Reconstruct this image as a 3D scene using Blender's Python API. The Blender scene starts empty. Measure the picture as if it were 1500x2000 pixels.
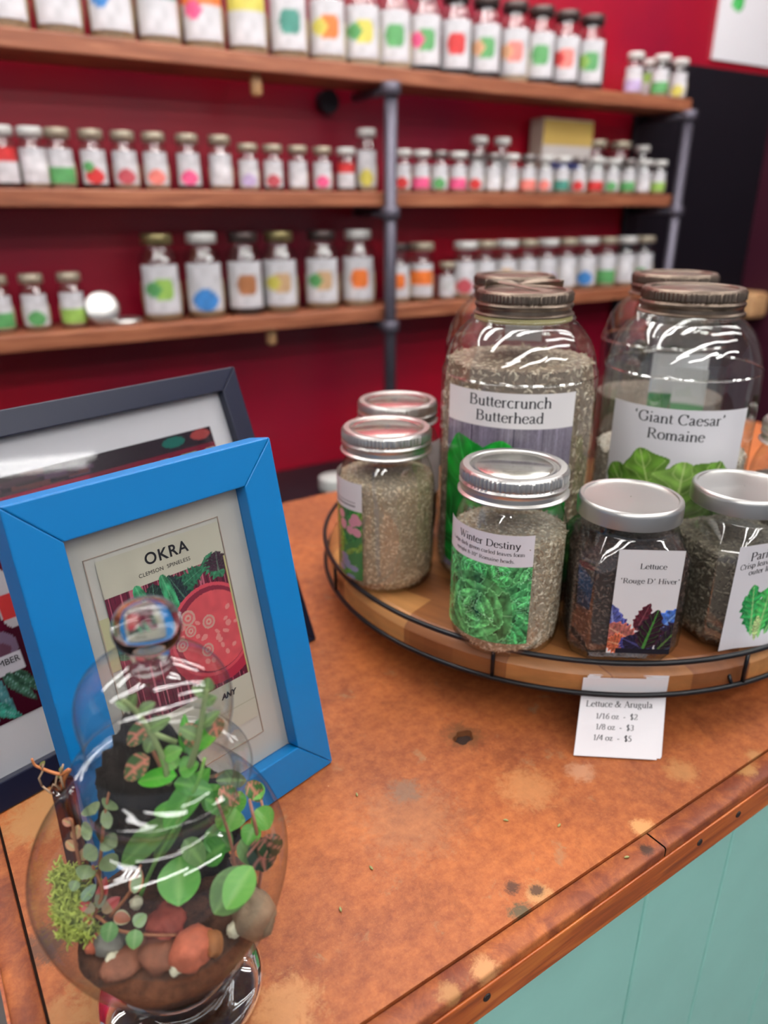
import bpy, bmesh, math, random
import numpy as np
from mathutils import Vector, Matrix, Euler, noise as mnoise
random.seed(7); RNG = np.random.default_rng(11)
SC = bpy.context.scene; COL = SC.collection
PI = math.pi; R = math.radians

# ------------------------------------------------------------------ camera
CAM_H = .348; TILT = R(22.5); FPX = 1450.0
cd = bpy.data.cameras.new('camera'); cam = bpy.data.objects.new('camera', cd); COL.objects.link(cam)
cam.location = (0, 0, CAM_H); cam.rotation_euler = (PI/2 - TILT, 0, 0)
cd.sensor_fit = 'VERTICAL'; cd.sensor_height = 36; cd.sensor_width = 27; cd.lens = FPX/2000*36
cd.clip_start = .02; cd.clip_end = 40
cd.dof.use_dof = True; cd.dof.focus_distance = .41; cd.dof.aperture_fstop = cd.lens/1000/.0048
SC.camera = cam
# ------------------------------------------------------------------ view, world
SC.view_settings.view_transform = 'Standard'; SC.view_settings.look = 'None'
SC.view_settings.gamma = 1; SC.view_settings.exposure = 0.0; SC.view_settings.use_curve_mapping = False
w = bpy.data.worlds.new('world'); SC.world = w; w.use_nodes = True
WB = w.node_tree.nodes['Background']; WB.inputs[0].default_value = (.80, .86, 1, 1); WB.inputs[1].default_value = .30
LAMP_STRENGTH = 20.0
try:
    SC.cycles.use_denoising = True; SC.cycles.max_bounces = 12; SC.cycles.transparent_max_bounces = 48
    SC.cycles.transmission_bounces = 10; SC.cycles.glossy_bounces = 4; SC.cycles.diffuse_bounces = 3
    SC.cycles.sample_clamp_indirect = 6; SC.cycles.caustics_refractive = False
except Exception: pass

# ------------------------------------------------------------------ helpers
def lin(c):
    return tuple(((x/12.92) if x <= .04045 else ((x+.055)/1.055)**2.4) for x in c)
def rgb(r, g, b): return lin((r/255, g/255, b/255))
def ray(px, py):
    a = (px-750)/FPX; b = (1000-py)/FPX
    return Vector((a, math.cos(TILT)+b*math.sin(TILT), -math.sin(TILT)+b*math.cos(TILT)))
def onz(px, py, z):
    d = ray(px, py); return Vector((0, 0, CAM_H)) + d*((z-CAM_H)/d.z)
def ony(px, py, y):
    d = ray(px, py); return Vector((0, 0, CAM_H)) + d*(y/d.y)

def nodes(m): return m.node_tree.nodes, m.node_tree.links
def mat(name, col=(.8, .8, .8), rough=.5, metal=0, spec=.5, attr=None, bump=0, bscale=60, var=0, vscale=20, coat=0, trans=0, sss=0):
    m = bpy.data.materials.new(name); m.use_nodes = True; N, L = nodes(m); b = N['Principled BSDF']
    b.inputs['Base Color'].default_value = (*col, 1); b.inputs['Roughness'].default_value = rough
    b.inputs['Metallic'].default_value = metal; b.inputs['Specular IOR Level'].default_value = spec
    if coat: b.inputs['Coat Weight'].default_value = coat; b.inputs['Coat Roughness'].default_value = .08
    tc = N.new('ShaderNodeTexCoord'); src = None
    if attr:
        a = N.new('ShaderNodeAttribute'); a.attribute_name = attr; src = a.outputs['Color']
    if var:
        n = N.new('ShaderNodeTexNoise'); n.inputs['Scale'].default_value = vscale; n.inputs['Detail'].default_value = 5
        L.new(tc.outputs['Object'], n.inputs['Vector'])
        mr = N.new('ShaderNodeMapRange'); mr.inputs[1].default_value = .3; mr.inputs[2].default_value = .7
        mr.inputs[3].default_value = 1-var; mr.inputs[4].default_value = 1+var; L.new(n.outputs['Fac'], mr.inputs[0])
        mx = N.new('ShaderNodeVectorMath'); mx.operation = 'MULTIPLY'
        if src: L.new(src, mx.inputs[0])
        else: mx.inputs[0].default_value = col
        L.new(mr.outputs[0], mx.inputs[1]); src = mx.outputs[0]
    if src: L.new(src, b.inputs['Base Color'])
    if trans: # translucent share for leaves
        t = N.new('ShaderNodeBsdfTranslucent'); ms = N.new('ShaderNodeMixShader'); ms.inputs[0].default_value = trans
        if src: L.new(src, t.inputs[0])
        else: t.inputs[0].default_value = (*col, 1)
        L.new(b.outputs[0], ms.inputs[1]); L.new(t.outputs[0], ms.inputs[2]); L.new(ms.outputs[0], N['Material Output'].inputs['Surface'])
    if bump:
        n = N.new('ShaderNodeTexNoise'); n.inputs['Scale'].default_value = bscale; n.inputs['Detail'].default_value = 4
        L.new(tc.outputs['Object'], n.inputs['Vector'])
        bp = N.new('ShaderNodeBump'); bp.inputs['Strength'].default_value = bump; bp.inputs['Distance'].default_value = .001
        L.new(n.outputs['Fac'], bp.inputs['Height']); L.new(bp.outputs[0], b.inputs['Normal'])
    return m
def glass(name, tint=(.95, .97, .96), edge=(.60, .63, .62), bump=.12, bscale=55, refl=1.0, base=.115):
    """thin blown glass: see-through wall with fresnel reflection, darker where the wall is seen edge-on"""
    m = bpy.data.materials.new(name); m.use_nodes = True; N, L = nodes(m); N.remove(N['Principled BSDF'])
    out = N['Material Output']
    tc = N.new('ShaderNodeTexCoord'); n = N.new('ShaderNodeTexNoise'); n.inputs['Scale'].default_value = bscale; n.inputs['Detail'].default_value = 1.5
    mp = N.new('ShaderNodeMapping'); mp.inputs['Scale'].default_value = (1, 1, .5)
    L.new(tc.outputs['Object'], mp.inputs[0]); L.new(mp.outputs[0], n.inputs['Vector'])
    bp = N.new('ShaderNodeBump'); bp.inputs['Strength'].default_value = bump; bp.inputs['Distance'].default_value = .004
    L.new(n.outputs['Fac'], bp.inputs['Height'])
    g = N.new('ShaderNodeBsdfGlossy'); g.inputs['Roughness'].default_value = .02; L.new(bp.outputs[0], g.inputs['Normal'])
    g.inputs['Color'].default_value = (refl, refl, refl, 1)
    lw = N.new('ShaderNodeLayerWeight'); lw.inputs[0].default_value = .30; L.new(bp.outputs[0], lw.inputs['Normal'])
    cr = N.new('ShaderNodeValToRGB'); e = cr.color_ramp.elements
    e[0].position = .35; e[0].color = (*tint, 1); e[1].position = .97; e[1].color = (*edge, 1)
    L.new(lw.outputs['Facing'], cr.inputs[0]); t = N.new('ShaderNodeBsdfTransparent'); L.new(cr.outputs[0], t.inputs[0])
    fr = N.new('ShaderNodeFresnel'); fr.inputs[0].default_value = 1.62; L.new(bp.outputs[0], fr.inputs['Normal'])
    # the fresnel node flips on back faces, so use geometry-independent facing for the mix
    mr = N.new('ShaderNodeMath'); mr.operation = 'POWER'; mr.inputs[1].default_value = 4.0; L.new(lw.outputs['Facing'], mr.inputs[0])
    m2 = N.new('ShaderNodeMath'); m2.operation = 'MULTIPLY_ADD'; m2.inputs[1].default_value = .55; m2.inputs[2].default_value = base
    L.new(mr.outputs[0], m2.inputs[0]); N.remove(fr)
    ms = N.new('ShaderNodeMixShader'); L.new(m2.outputs[0], ms.inputs[0]); L.new(t.outputs[0], ms.inputs[1]); L.new(g.outputs[0], ms.inputs[2])
    L.new(ms.outputs[0], out.inputs['Surface']); return m
def solid_glass(name):
    m = bpy.data.materials.new(name); m.use_nodes = True; b = m.node_tree.nodes['Principled BSDF']
    b.inputs['Transmission Weight'].default_value = 1; b.inputs['Roughness'].default_value = 0; b.inputs['IOR'].default_value = 1.46
    b.inputs['Base Color'].default_value = (.93, .96, .95, 1); return m
def emis(name, col, s):
    m = bpy.data.materials.new(name); m.use_nodes = True; N, L = nodes(m); N.remove(N['Principled BSDF'])
    e = N.new('ShaderNodeEmission'); e.inputs[0].default_value = (*col, 1); e.inputs[1].default_value = s
    L.new(e.outputs[0], N['Material Output'].inputs['Surface']); return m

def tag(o, label=None, cat=None, group=None, kind=None):
    if label: o['label'] = label
    if cat: o['category'] = cat
    if group: o['group'] = group
    if kind: o['kind'] = kind
    return o
def thing(name, label, cat, loc=(0, 0, 0), rz=0, group=None, rot=None):
    o = bpy.data.objects.new(name, None); COL.objects.link(o); o.location = loc
    o.rotation_euler = rot if rot is not None else (0, 0, rz); o.empty_display_size = .02
    return tag(o, label, cat, group)
def link(name, me, m=None, parent=None, smooth=False):
    if m is not None:
        me.materials.clear(); me.materials.append(m)
    if smooth: me.polygons.foreach_set('use_smooth', [True]*len(me.polygons))
    o = bpy.data.objects.new(name, me); COL.objects.link(o)
    if parent is not None: o.parent = parent
    return o
class MB:
    """collects vertices and faces, then links them as one mesh"""
    def __init__(s): s.v = []; s.f = []
    def add(s, v, f):
        k = len(s.v); s.v += [tuple(p) for p in v]; s.f += [tuple(i+k for i in q) for q in f]; return s
    def box(s, a, b, M=None):
        x0, y0, z0 = a; x1, y1, z1 = b
        v = [Vector(p) for p in ((x0,y0,z0),(x1,y0,z0),(x1,y1,z0),(x0,y1,z0),(x0,y0,z1),(x1,y0,z1),(x1,y1,z1),(x0,y1,z1))]
        if M: v = [M@p for p in v]
        return s.add(v, [(0,3,2,1),(4,5,6,7),(0,1,5,4),(1,2,6,5),(2,3,7,6),(3,0,4,7)])
    def tube(s, pts, r, n=8, close=False, taper=None):
        pts = [Vector(p) for p in pts]; m = len(pts); ring = []; prev = None; V = []; F = []
        for i, p in enumerate(pts):
            if close: d = pts[(i+1) % m]-pts[i-1]
            else: d = pts[min(i+1, m-1)]-pts[max(i-1, 0)]
            d.normalize()
            if prev is None: a = d.orthogonal().normalized()
            else:
                a = prev - d*prev.dot(d); a.normalize()
            prev = a; b = d.cross(a); rr = r if taper is None else r*(1+(taper-1)*i/(m-1))
            for k in range(n):
                t = 2*PI*k/n; V.append(p+(a*math.cos(t)+b*math.sin(t))*rr)
        for i in range(m if close else m-1):
            j = (i+1) % m
            for k in range(n): F.append((i*n+k, i*n+(k+1) % n, j*n+(k+1) % n, j*n+k))
        if not close: F += [tuple(range(n))[::-1], tuple((m-1)*n+k for k in range(n))]
        return s.add(V, F)
    def lathe(s, prof, n=48, fn=None, cx=0, cy=0, cap0=False, cap1=False):
        V = []; F = []; m = len(prof)
        for r, z in prof:
            for k in range(n):
                t = 2*PI*k/n; q = r*(fn(t, z, r) if fn else 1); V.append((cx+q*math.cos(t), cy+q*math.sin(t), z))
        for i in range(m-1):
            for k in range(n): F.append((i*n+k, i*n+(k+1) % n, (i+1)*n+(k+1) % n, (i+1)*n+k))
        if cap0: F.append(tuple(range(n))[::-1])
        if cap1: F.append(tuple((m-1)*n+k for k in range(n)))
        return s.add(V, F)
    def build(s, name, m, parent=None, smooth=False, bevel=0, auto=None):
        me = bpy.data.meshes.new(name); me.from_pydata(s.v, [], s.f); me.update()
        o = link(name, me, m, parent, smooth or auto is not None)
        if auto is not None:
            try: me.set_sharp_from_angle(angle=R(auto))
            except Exception: pass
        if bevel:
            b = o.modifiers.new('bevel', 'BEVEL'); b.width = bevel; b.segments = 2; b.limit_method = 'ANGLE'; b.angle_limit = R(40)
        return o
def smoothprof(P, k=4):
    """Catmull-Rom through (r,z) profile points"""
    P = [P[0]]+list(P)+[P[-1]]; out = []
    for i in range(1, len(P)-2):
        for j in range(k):
            t = j/k; a = [.5*((2*P[i][c])+(-P[i-1][c]+P[i+1][c])*t+(2*P[i-1][c]-5*P[i][c]+4*P[i+1][c]-P[i+2][c])*t*t+(-P[i-1][c]+3*P[i][c]-3*P[i+1][c]+P[i+2][c])*t**3) for c in range(len(P[0]))]
            out.append(tuple(a))
    out.append(tuple(P[-2])); return out
def copy_thing(root):
    r = root.copy(); COL.objects.link(r)
    for ch in list(root.children):
        c = ch.copy(); COL.objects.link(c); c.parent = r
        for g in ch.children:
            d = g.copy(); COL.objects.link(d); d.parent = c
    return r

# ------------------------------------------------------------------ printed pictures (artwork only, no lighting)
def vnoise(x, y, s=0):
    """cheap value noise on arrays"""
    xi = np.floor(x); yi = np.floor(y); xf = x-xi; yf = y-yi
    h = lambda a, b: np.modf(np.abs(np.sin(a*127.1+b*311.7+s*74.7)*43758.5453))[0]
    u = xf*xf*(3-2*xf); v = yf*yf*(3-2*yf)
    return (h(xi, yi)*(1-u)+h(xi+1, yi)*u)*(1-v)+(h(xi, yi+1)*(1-u)+h(xi+1, yi+1)*u)*v
class Canvas:
    def __init__(s, W, H, nx, ny, bg=(255, 255, 255)):
        s.W = W; s.H = H; s.nx = nx; s.ny = ny
        s.X, s.Y = np.meshgrid(np.linspace(0, W, nx+1), np.linspace(0, H, ny+1)); s.C = np.zeros((ny+1, nx+1, 3)); s.C[:] = np.array(bg)
    def fill(s, mask, col, k=None):
        c = np.array(col, float)
        if k is None: s.C[mask] = c
        else: s.C[mask] = c*k[mask][:, None]
    def poly(s, pts, col, k=None):
        m = np.zeros(s.X.shape, bool); n = len(pts)
        for i in range(n):
            x0, y0 = pts[i]; x1, y1 = pts[(i+1) % n]
            if y0 == y1: continue
            c = ((s.Y > y0) != (s.Y > y1)) & (s.X < (x1-x0)*(s.Y-y0)/(y1-y0)+x0); m ^= c
        s.fill(m, col, k); return m
    def ell(s, cx, cy, rx, ry, col, k=None, rot=0):
        dx = s.X-cx; dy = s.Y-cy; c, q = math.cos(rot), math.sin(rot); a = dx*c+dy*q; b = -dx*q+dy*c
        m = (a/rx)**2+(b/ry)**2 < 1; s.fill(m, col, k); return m
    def leaf(s, x, y, ang, ln, wd, col, vein=(200, 230, 150), ruffle=.12, seed=0, nv=7, edge=None, vw=.05, tipw=.75, vs=.38, grad=0, ew=.86):
        dx = s.X-x; dy = s.Y-y; c, q = math.cos(ang), math.sin(ang); t = (dx*c+dy*q)/ln; b = (-dx*q+dy*c)
        tt = np.clip(t, 0, 1); wv = wd*np.sin(PI*tt**tipw)**.7*(1+ruffle*np.sin(tt*38+seed)+ruffle*(vnoise(tt*14, np.sign(b)*3+0*b, seed)-.5)*2)
        m = (t > 0) & (t < 1) & (np.abs(b) < wv)
        u = np.abs(b)/np.maximum(wv, 1e-6); n = vnoise(s.X/ln*12, s.Y/ln*12, seed)
        k = .72+.45*n+.12*np.sin((t*nv*2*PI)-u*5)+grad*(tt-.55)-grad*.35*u*(tt < .8)
        s.fill(m, col, k)
        if edge is not None: s.fill(m & (u > ew), edge)
        v = m & (np.abs(np.modf(np.abs(t*nv-u*1.6))[0]-.5) < .06) & (u < .85); s.C[v] = s.C[v]*(1-vs)+np.array(vein)*vs
        v = m & (np.abs(b) < wd*vw*(1.4-tt)); s.C[v] = s.C[v]*.35+np.array(vein)*.65; return m
    def mesh(s, name, mapfn, m, parent):
        C = np.clip(s.C/255, 0, 1); C = np.where(C <= .04045, C/12.92, ((C+.055)/1.055)**2.4)
        V = [mapfn(x, y) for x, y in zip(s.X.ravel(), s.Y.ravel())]
        a = (np.arange(s.ny)[:, None]*(s.nx+1)+np.arange(s.nx)[None, :]).ravel()
        F = np.stack([a, a+1, a+s.nx+2, a+s.nx+1], 1).tolist()
        me = bpy.data.meshes.new(name); me.from_pydata(V, [], F); me.update()
        at = me.color_attributes.new('Col', 'FLOAT_COLOR', 'POINT'); d = np.ones((C.shape[0]*C.shape[1], 4)); d[:, :3] = C.reshape(-1, 3)
        at.data.foreach_set('color', d.ravel()); return link(name, me, m, parent)

# ------------------------------------------------------------------ serif lettering built from pen strokes
def Ln(*p): return [(p[i], p[i+1]) for i in range(0, len(p), 2)]
def Ar(cx, cy, rx, ry, a0, a1, n=14): return [(cx+rx*math.cos(R(a0+(a1-a0)*i/n)), cy+ry*math.sin(R(a0+(a1-a0)*i/n))) for i in range(n+1)]
def Sf(x, y, w=.09): return Ln(x-w, y, x+w, y)
C0 = lambda x: [Ln(x, 0, x, .68), Sf(x, .665), Sf(x, .012)]
G = {
 'a': (.44, [Ar(.19, .33, .11, .12, 165, 0), Ln(.30, .33, .30, .07, .34, .015, .42, .05), Ln(.30, .27, .15, .21, .07, .15, .065, .08, .11, .02, .19, .015, .30, .09)]),
 'b': (.50, [Ln(.10, .70, .10, .02), Ln(.02, .68, .10, .70), Ar(.26, .22, .16, .22, 150, -150)]),
 'c': (.44, [Ar(.24, .225, .185, .225, 45, 318)]),
 'd': (.50, [Ln(.38, .70, .38, .0), Ln(.30, .68, .38, .70), Sf(.41, .01, .05), Ar(.23, .22, .17, .22, 30, 330)]),
 'e': (.44, [Ar(.23, .225, .175, .225, 8, 322), Ln(.06, .26, .40, .26)]),
 'f': (.30, [Ln(.13, 0, .13, .56), Ar(.24, .56, .11, .13, 180, 60), Ln(.02, .44, .27, .44), Sf(.13, .012)]),
 'g': (.48, [Ar(.21, .31, .12, .13, 0, 360), Ar(.22, -.09, .17, .10, 0, 360), Ln(.13, .21, .10, .13, .16, .07, .32, .05, .38, -.04), Ln(.29, .40, .44, .41)]),
 'h': (.50, [Ln(.10, 0, .10, .70), Ln(.02, .68, .10, .70), Ar(.25, .29, .14, .15, 170, 0)+Ln(.39, .2, .39, 0), Sf(.10, .012, .08), Sf(.39, .012, .08)]),
 'i': (.26, [Ln(.12, 0, .12, .44), Ln(.04, .42, .12, .44), Sf(.12, .012, .09), Ln(.12, .60, .12, .68)]),
 'k': (.50, [Ln(.10, 0, .10, .70), Ln(.02, .68, .10, .70), Ln(.12, .18, .36, .43), Ln(.2, .26, .40, .01), Sf(.10, .012, .08), Sf(.38, .43, .07), Sf(.42, .012, .07)]),
 'l': (.26, [Ln(.12, 0, .12, .70), Ln(.04, .68, .12, .70), Sf(.12, .012, .09)]),
 'm': (.76, [Ln(.10, 0, .10, .44), Ln(.02, .42, .10, .44), Ar(.235, .29, .13, .15, 170, 0)+Ln(.365, .2, .365, 0), Ar(.505, .29, .13, .15, 170, 0)+Ln(.64, .2, .64, 0), Sf(.10, .012, .08), Sf(.37, .012, .08), Sf(.64, .012, .08)]),
 'n': (.50, [Ln(.10, 0, .10, .44), Ln(.02, .42, .10, .44), Ar(.25, .29, .14, .15, 170, 0)+Ln(.39, .2, .39, 0), Sf(.10, .012, .08), Sf(.39, .012, .08)]),
 'o': (.50, [Ar(.25, .225, .19, .225, 0, 360, 22)]),
 'p': (.50, [Ln(.10, -.2, .10, .44), Ln(.02, .42, .10, .44), Ar(.26, .22, .17, .22, 150, -150), Sf(.10, -.19, .08)]),
 'r': (.34, [Ln(.10, 0, .10, .44), Ln(.02, .42, .10, .44), Ar(.22, .31, .11, .13, 165, 50), Sf(.10, .012, .09)]),
 's': (.38, [Ar(.19, .335, .12, .11, 30, 200, 8)+Ln(.10, .27, .27, .18)+Ar(.19, .12, .12, .11, 20, -150, 8)]),
 't': (.28, [Ln(.12, .58, .12, .08, .17, .01, .26, .05), Ln(.02, .44, .26, .44)]),
 'u': (.50, [Ln(.10, .44, .10, .14)+Ar(.23, .14, .13, .13, 180, 350), Ln(.37, .44, .37, 0), Ln(.02, .43, .10, .43), Ln(.30, .43, .37, .43), Sf(.41, .012, .05)]),
 'v': (.48, [Ln(.06, .44, .25, 0), Ln(.25, 0, .42, .44), Sf(.07, .43, .07), Sf(.41, .43, .06)]),
 'y': (.48, [Ln(.06, .44, .25, .02), Ln(.42, .44, .2, -.15, .12, -.19, .05, -.16), Sf(.07, .43, .07), Sf(.41, .43, .06)]),
 'z': (.44, [Ln(.06, .33, .06, .43, .36, .43), Ln(.36, .43, .07, .015), Ln(.07, .015, .38, .015, .39, .12)]),
 'A': (.70, [Ln(.34, .69, .12, .01), Ln(.34, .69, .60, .01), Ln(.19, .24, .50, .24), Sf(.10, .012, .09), Sf(.60, .012, .10)]),
 'B': (.65, C0(.13)+[Ln(.13, .665, .3, .665)+Ar(.32, .52, .17, .145, 90, -90)+Ln(.13, .37), Ln(.3, .37)+Ar(.33, .19, .21, .18, 90, -90)+Ln(.13, .012)]),
 'C': (.66, [Ar(.36, .34, .29, .34, 42, 318, 20), Ln(.57, .67, .58, .48)]),
 'D': (.72, C0(.13)+[Ln(.13, .665, .3, .665)+Ar(.32, .34, .31, .325, 90, -90, 20)+Ln(.13, .012)]),
 'G': (.72, [Ar(.36, .34, .30, .34, 42, 320, 20), Ln(.57, .67, .58, .48), Ln(.60, .30, .60, .06), Sf(.58, .30)]),
 'H': (.72, C0(.14)+C0(.58)+[Ln(.14, .35, .58, .35)]),
 'I': (.34, C0(.17)),
 'L': (.60, C0(.14)+[Ln(.14, .012, .54, .012, .57, .18)]),
 'P': (.56, C0(.13)+[Ln(.13, .665, .3, .665)+Ar(.31, .49, .19, .175, 90, -90)+Ln(.13, .315)]),
 'R': (.66, C0(.13)+[Ln(.13, .665, .3, .665)+Ar(.31, .50, .18, .165, 90, -90)+Ln(.13, .335), Ln(.30, .335, .58, .01), Sf(.60, .012, .05)]),
 'W': (.95, [Ln(.10, .67, .30, 0), Ln(.30, 0, .48, .60), Ln(.45, .67, .66, 0), Ln(.66, 0, .87, .67), Sf(.10, .665, .10), Sf(.46, .665, .10), Sf(.86, .665, .08)]),
 '&': (.78, [Ln(.62, .36, .5, .14, .34, .02, .22, .0, .1, .07, .08, .18, .14, .28, .34, .4, .42, .52, .4, .63, .32, .68, .24, .63, .22, .52, .3, .36, .5, .1, .62, .01, .72, .06), Sf(.62, .37, .09)]),
 '0': (.50, [Ar(.25, .34, .18, .34, 0, 360, 22)]),
 '1': (.50, [Ln(.14, .58, .27, .67), Ln(.27, .67, .27, 0), Sf(.27, .012, .11)]),
 '2': (.50, [Ar(.24, .50, .16, .17, 160, -20, 10)+Ln(.34, .33, .06, .02), Ln(.06, .03, .42, .03, .45, .14)]),
 '3': (.50, [Ar(.23, .52, .14, .15, 150, -80, 10), Ar(.22, .18, .17, .18, 85, -140, 12)]),
 '4': (.50, [Ln(.33, 0, .33, .67), Ln(.33, .67, .03, .2), Ln(.03, .2, .46, .2)]),
 '5': (.50, [Ln(.40, .66, .17, .66, .11, .40), Ar(.20, .21, .19, .21, 110, -140, 14)]),
 '6': (.50, [Ln(.42, .68, .24, .58, .10, .38, .07, .22), Ar(.25, .20, .17, .20, 0, 360, 18)]),
 '8': (.50, [Ar(.25, .50, .14, .17, 0, 360, 16), Ar(.25, .17, .17, .17, 0, 360, 18)]),
 '-': (.34, [Ln(.05, .24, .29, .24), Ln(.05, .21, .29, .21)]), '/': (.30, [Ln(.0, -.02, .29, .69)]),
 '.': (.25, [Ln(.11, .0, .11, .07)]), ',': (.25, [Ln(.11, .06, .12, -.03, .07, -.12)]),
 '$': (.50, [Ar(.25, .50, .15, .15, 30, 230, 10)+Ln(.36, .25)+Ar(.25, .16, .16, .14, 20, -150, 10), Ln(.25, -.08, .25, .76)]),
 "'": (.33, [Ln(.13, .69, .18, .60, .10, .50)]), '`': (.33, [Ln(.2, .69, .12, .60, .18, .50)]), '"': (.40, [Ln(.12, .68, .12, .5), Ln(.26, .68, .26, .5)]),
 ' ': (.26, [])}
def text_width(t, size): return sum(G[c][0] for c in t)*size
def serif_text(lines, mapfn, m, parent, name='lettering'):
    """lines: (text, centre_x, baseline_y, size, slope); mapfn(x, y) puts ink on the paper"""
    V = []; F = []
    for t, cx, by, wid, slope in lines:
        size = wid/text_width(t, 1)
        x = cx-text_width(t, size)/2
        for ch in t:
            adv, st = G[ch]
            for pts in st:
                n = len(pts); k = len(V)
                for i, p in enumerate(pts):
                    a = pts[max(i-1, 0)]; b = pts[min(i+1, n-1)]; dx = b[0]-a[0]; dy = b[1]-a[1]; l = math.hypot(dx, dy) or 1
                    wd = .036+.068*abs(dy/l)**1.5
                    if n == 2 and dx*dy > 0 and ch in 'vyWA': wd = .042
                    nx, ny = -dy/l*wd/2, dx/l*wd/2
                    for s in (1, -1):
                        X = x+(p[0]+s*nx)*size; V.append(mapfn(X, by+(p[1]+s*ny)*size+slope*(X-cx)))
                F += [(k+2*i, k+2*i+1, k+2*i+3, k+2*i+2) for i in range(n-1)]
            x += adv*size
    me = bpy.data.meshes.new(name); me.from_pydata(V, [], F); return link(name, me, m, parent)
def sans_text(body, size, cx, cy, mapfn, m, parent, off=0, space=1, name='lettering', shear=0):
    cu = bpy.data.curves.new('tmp', 'FONT'); cu.body = body; cu.size = size; cu.align_x = 'CENTER'; cu.offset = off; cu.space_character = space; cu.shear = shear
    ob = bpy.data.objects.new('tmp', cu); COL.objects.link(ob); bpy.context.view_layer.update()
    me = bpy.data.meshes.new_from_object(ob.evaluated_get(bpy.context.evaluated_depsgraph_get())); bpy.data.objects.remove(ob)
    V = [mapfn(v.co.x+cx, v.co.y+cy) for v in me.vertices]; F = [tuple(p.vertices) for p in me.polygons]
    m2 = bpy.data.meshes.new(name); m2.from_pydata(V, [], F); bpy.data.meshes.remove(me); return link(name, m2, m, parent)

# ------------------------------------------------------------------ materials
M = {}
M['print'] = mat('printed_paper', rough=.45, attr='Col')
M['print_gloss'] = mat('printed_gloss', rough=.22, attr='Col')
M['paper'] = mat('paper', rgb(232, 229, 232), .55)
M['ink'] = mat('ink', rgb(28, 26, 34), .6)
M['glass'] = glass('jar_glass', bump=.35, bscale=38)
M['glass_sq'] = glass('square_jar_glass', tint=(.90, .93, .92), edge=(.20, .26, .24), bump=.12, bscale=30)
M['glass_far'] = glass('shelf_jar_glass', tint=(.90, .93, .92), edge=(.55, .6, .6), bump=0)
M['glass_terr'] = glass('terrarium_glass', tint=(.965, .98, .975), edge=(.45, .47, .48), bump=.03, bscale=25, base=.075)
M['glass_pane'] = glass('pane_glass', tint=(.99, .99, .99), edge=(.9, .9, .9), bump=0, refl=.14)
M['glass_solid'] = solid_glass('solid_glass')
M['tin'] = mat('tin', rgb(214, 212, 208), .34, 1, bump=.05, bscale=400)
M['tin_disc'] = mat('tin_disc', rgb(205, 202, 194), .2, 1, bump=.04, bscale=90)
M['old_tin'] = mat('old_tin', rgb(122, 108, 96), .38, 1, var=.25, vscale=80)
M['rubber_rim'] = mat('cream_lid_liner', rgb(196, 184, 130), .5)
M['black_wire'] = mat('black_wire', rgb(22, 22, 26), .3, .3)
M['soil'] = mat('soil', rgb(84, 50, 32), .95, var=.5, vscale=220, bump=1, bscale=500)

def wood_nodes(name, c1, c2, c3, scale, rough=.45, stretch=(1, 12, 12), bump=.15):
    m = mat(name, c1, rough); N, L = nodes(m); b = N['Principled BSDF']
    tc = N.new('ShaderNodeTexCoord'); mp = N.new('ShaderNodeMapping'); mp.inputs['Scale'].default_value = stretch
    n = N.new('ShaderNodeTexNoise'); n.inputs['Scale'].default_value = scale; n.inputs['Detail'].default_value = 8; n.inputs['Distortion'].default_value = .6
    cr = N.new('ShaderNodeValToRGB'); cr.color_ramp.elements[0].position = .3; cr.color_ramp.elements[0].color = (*c1, 1)
    e = cr.color_ramp.elements.new(.5); e.color = (*c2, 1); cr.color_ramp.elements[-1].position = .72; cr.color_ramp.elements[-1].color = (*c3, 1)
    L.new(tc.outputs['Object'], mp.inputs[0]); L.new(mp.outputs[0], n.inputs['Vector']); L.new(n.outputs['Fac'], cr.inputs[0]); L.new(cr.outputs[0], b.inputs['Base Color'])
    bp = N.new('ShaderNodeBump'); bp.inputs['Strength'].default_value = bump; bp.inputs['Distance'].default_value = .001
    L.new(n.outputs['Fac'], bp.inputs['Height']); L.new(bp.outputs[0], b.inputs['Normal']); return m
M['shelf_wood'] = wood_nodes('shelf_wood', rgb(118, 66, 44), rgb(150, 88, 60), rgb(176, 112, 80), 6)
M['tan_wood'] = wood_nodes('tan_wood', rgb(180, 130, 90), rgb(205, 158, 112), rgb(220, 180, 130), 9)
M['trim_wood'] = wood_nodes('trim_wood', rgb(132, 56, 18), rgb(182, 88, 30), rgb(212, 122, 50), 16, .35)

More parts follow.
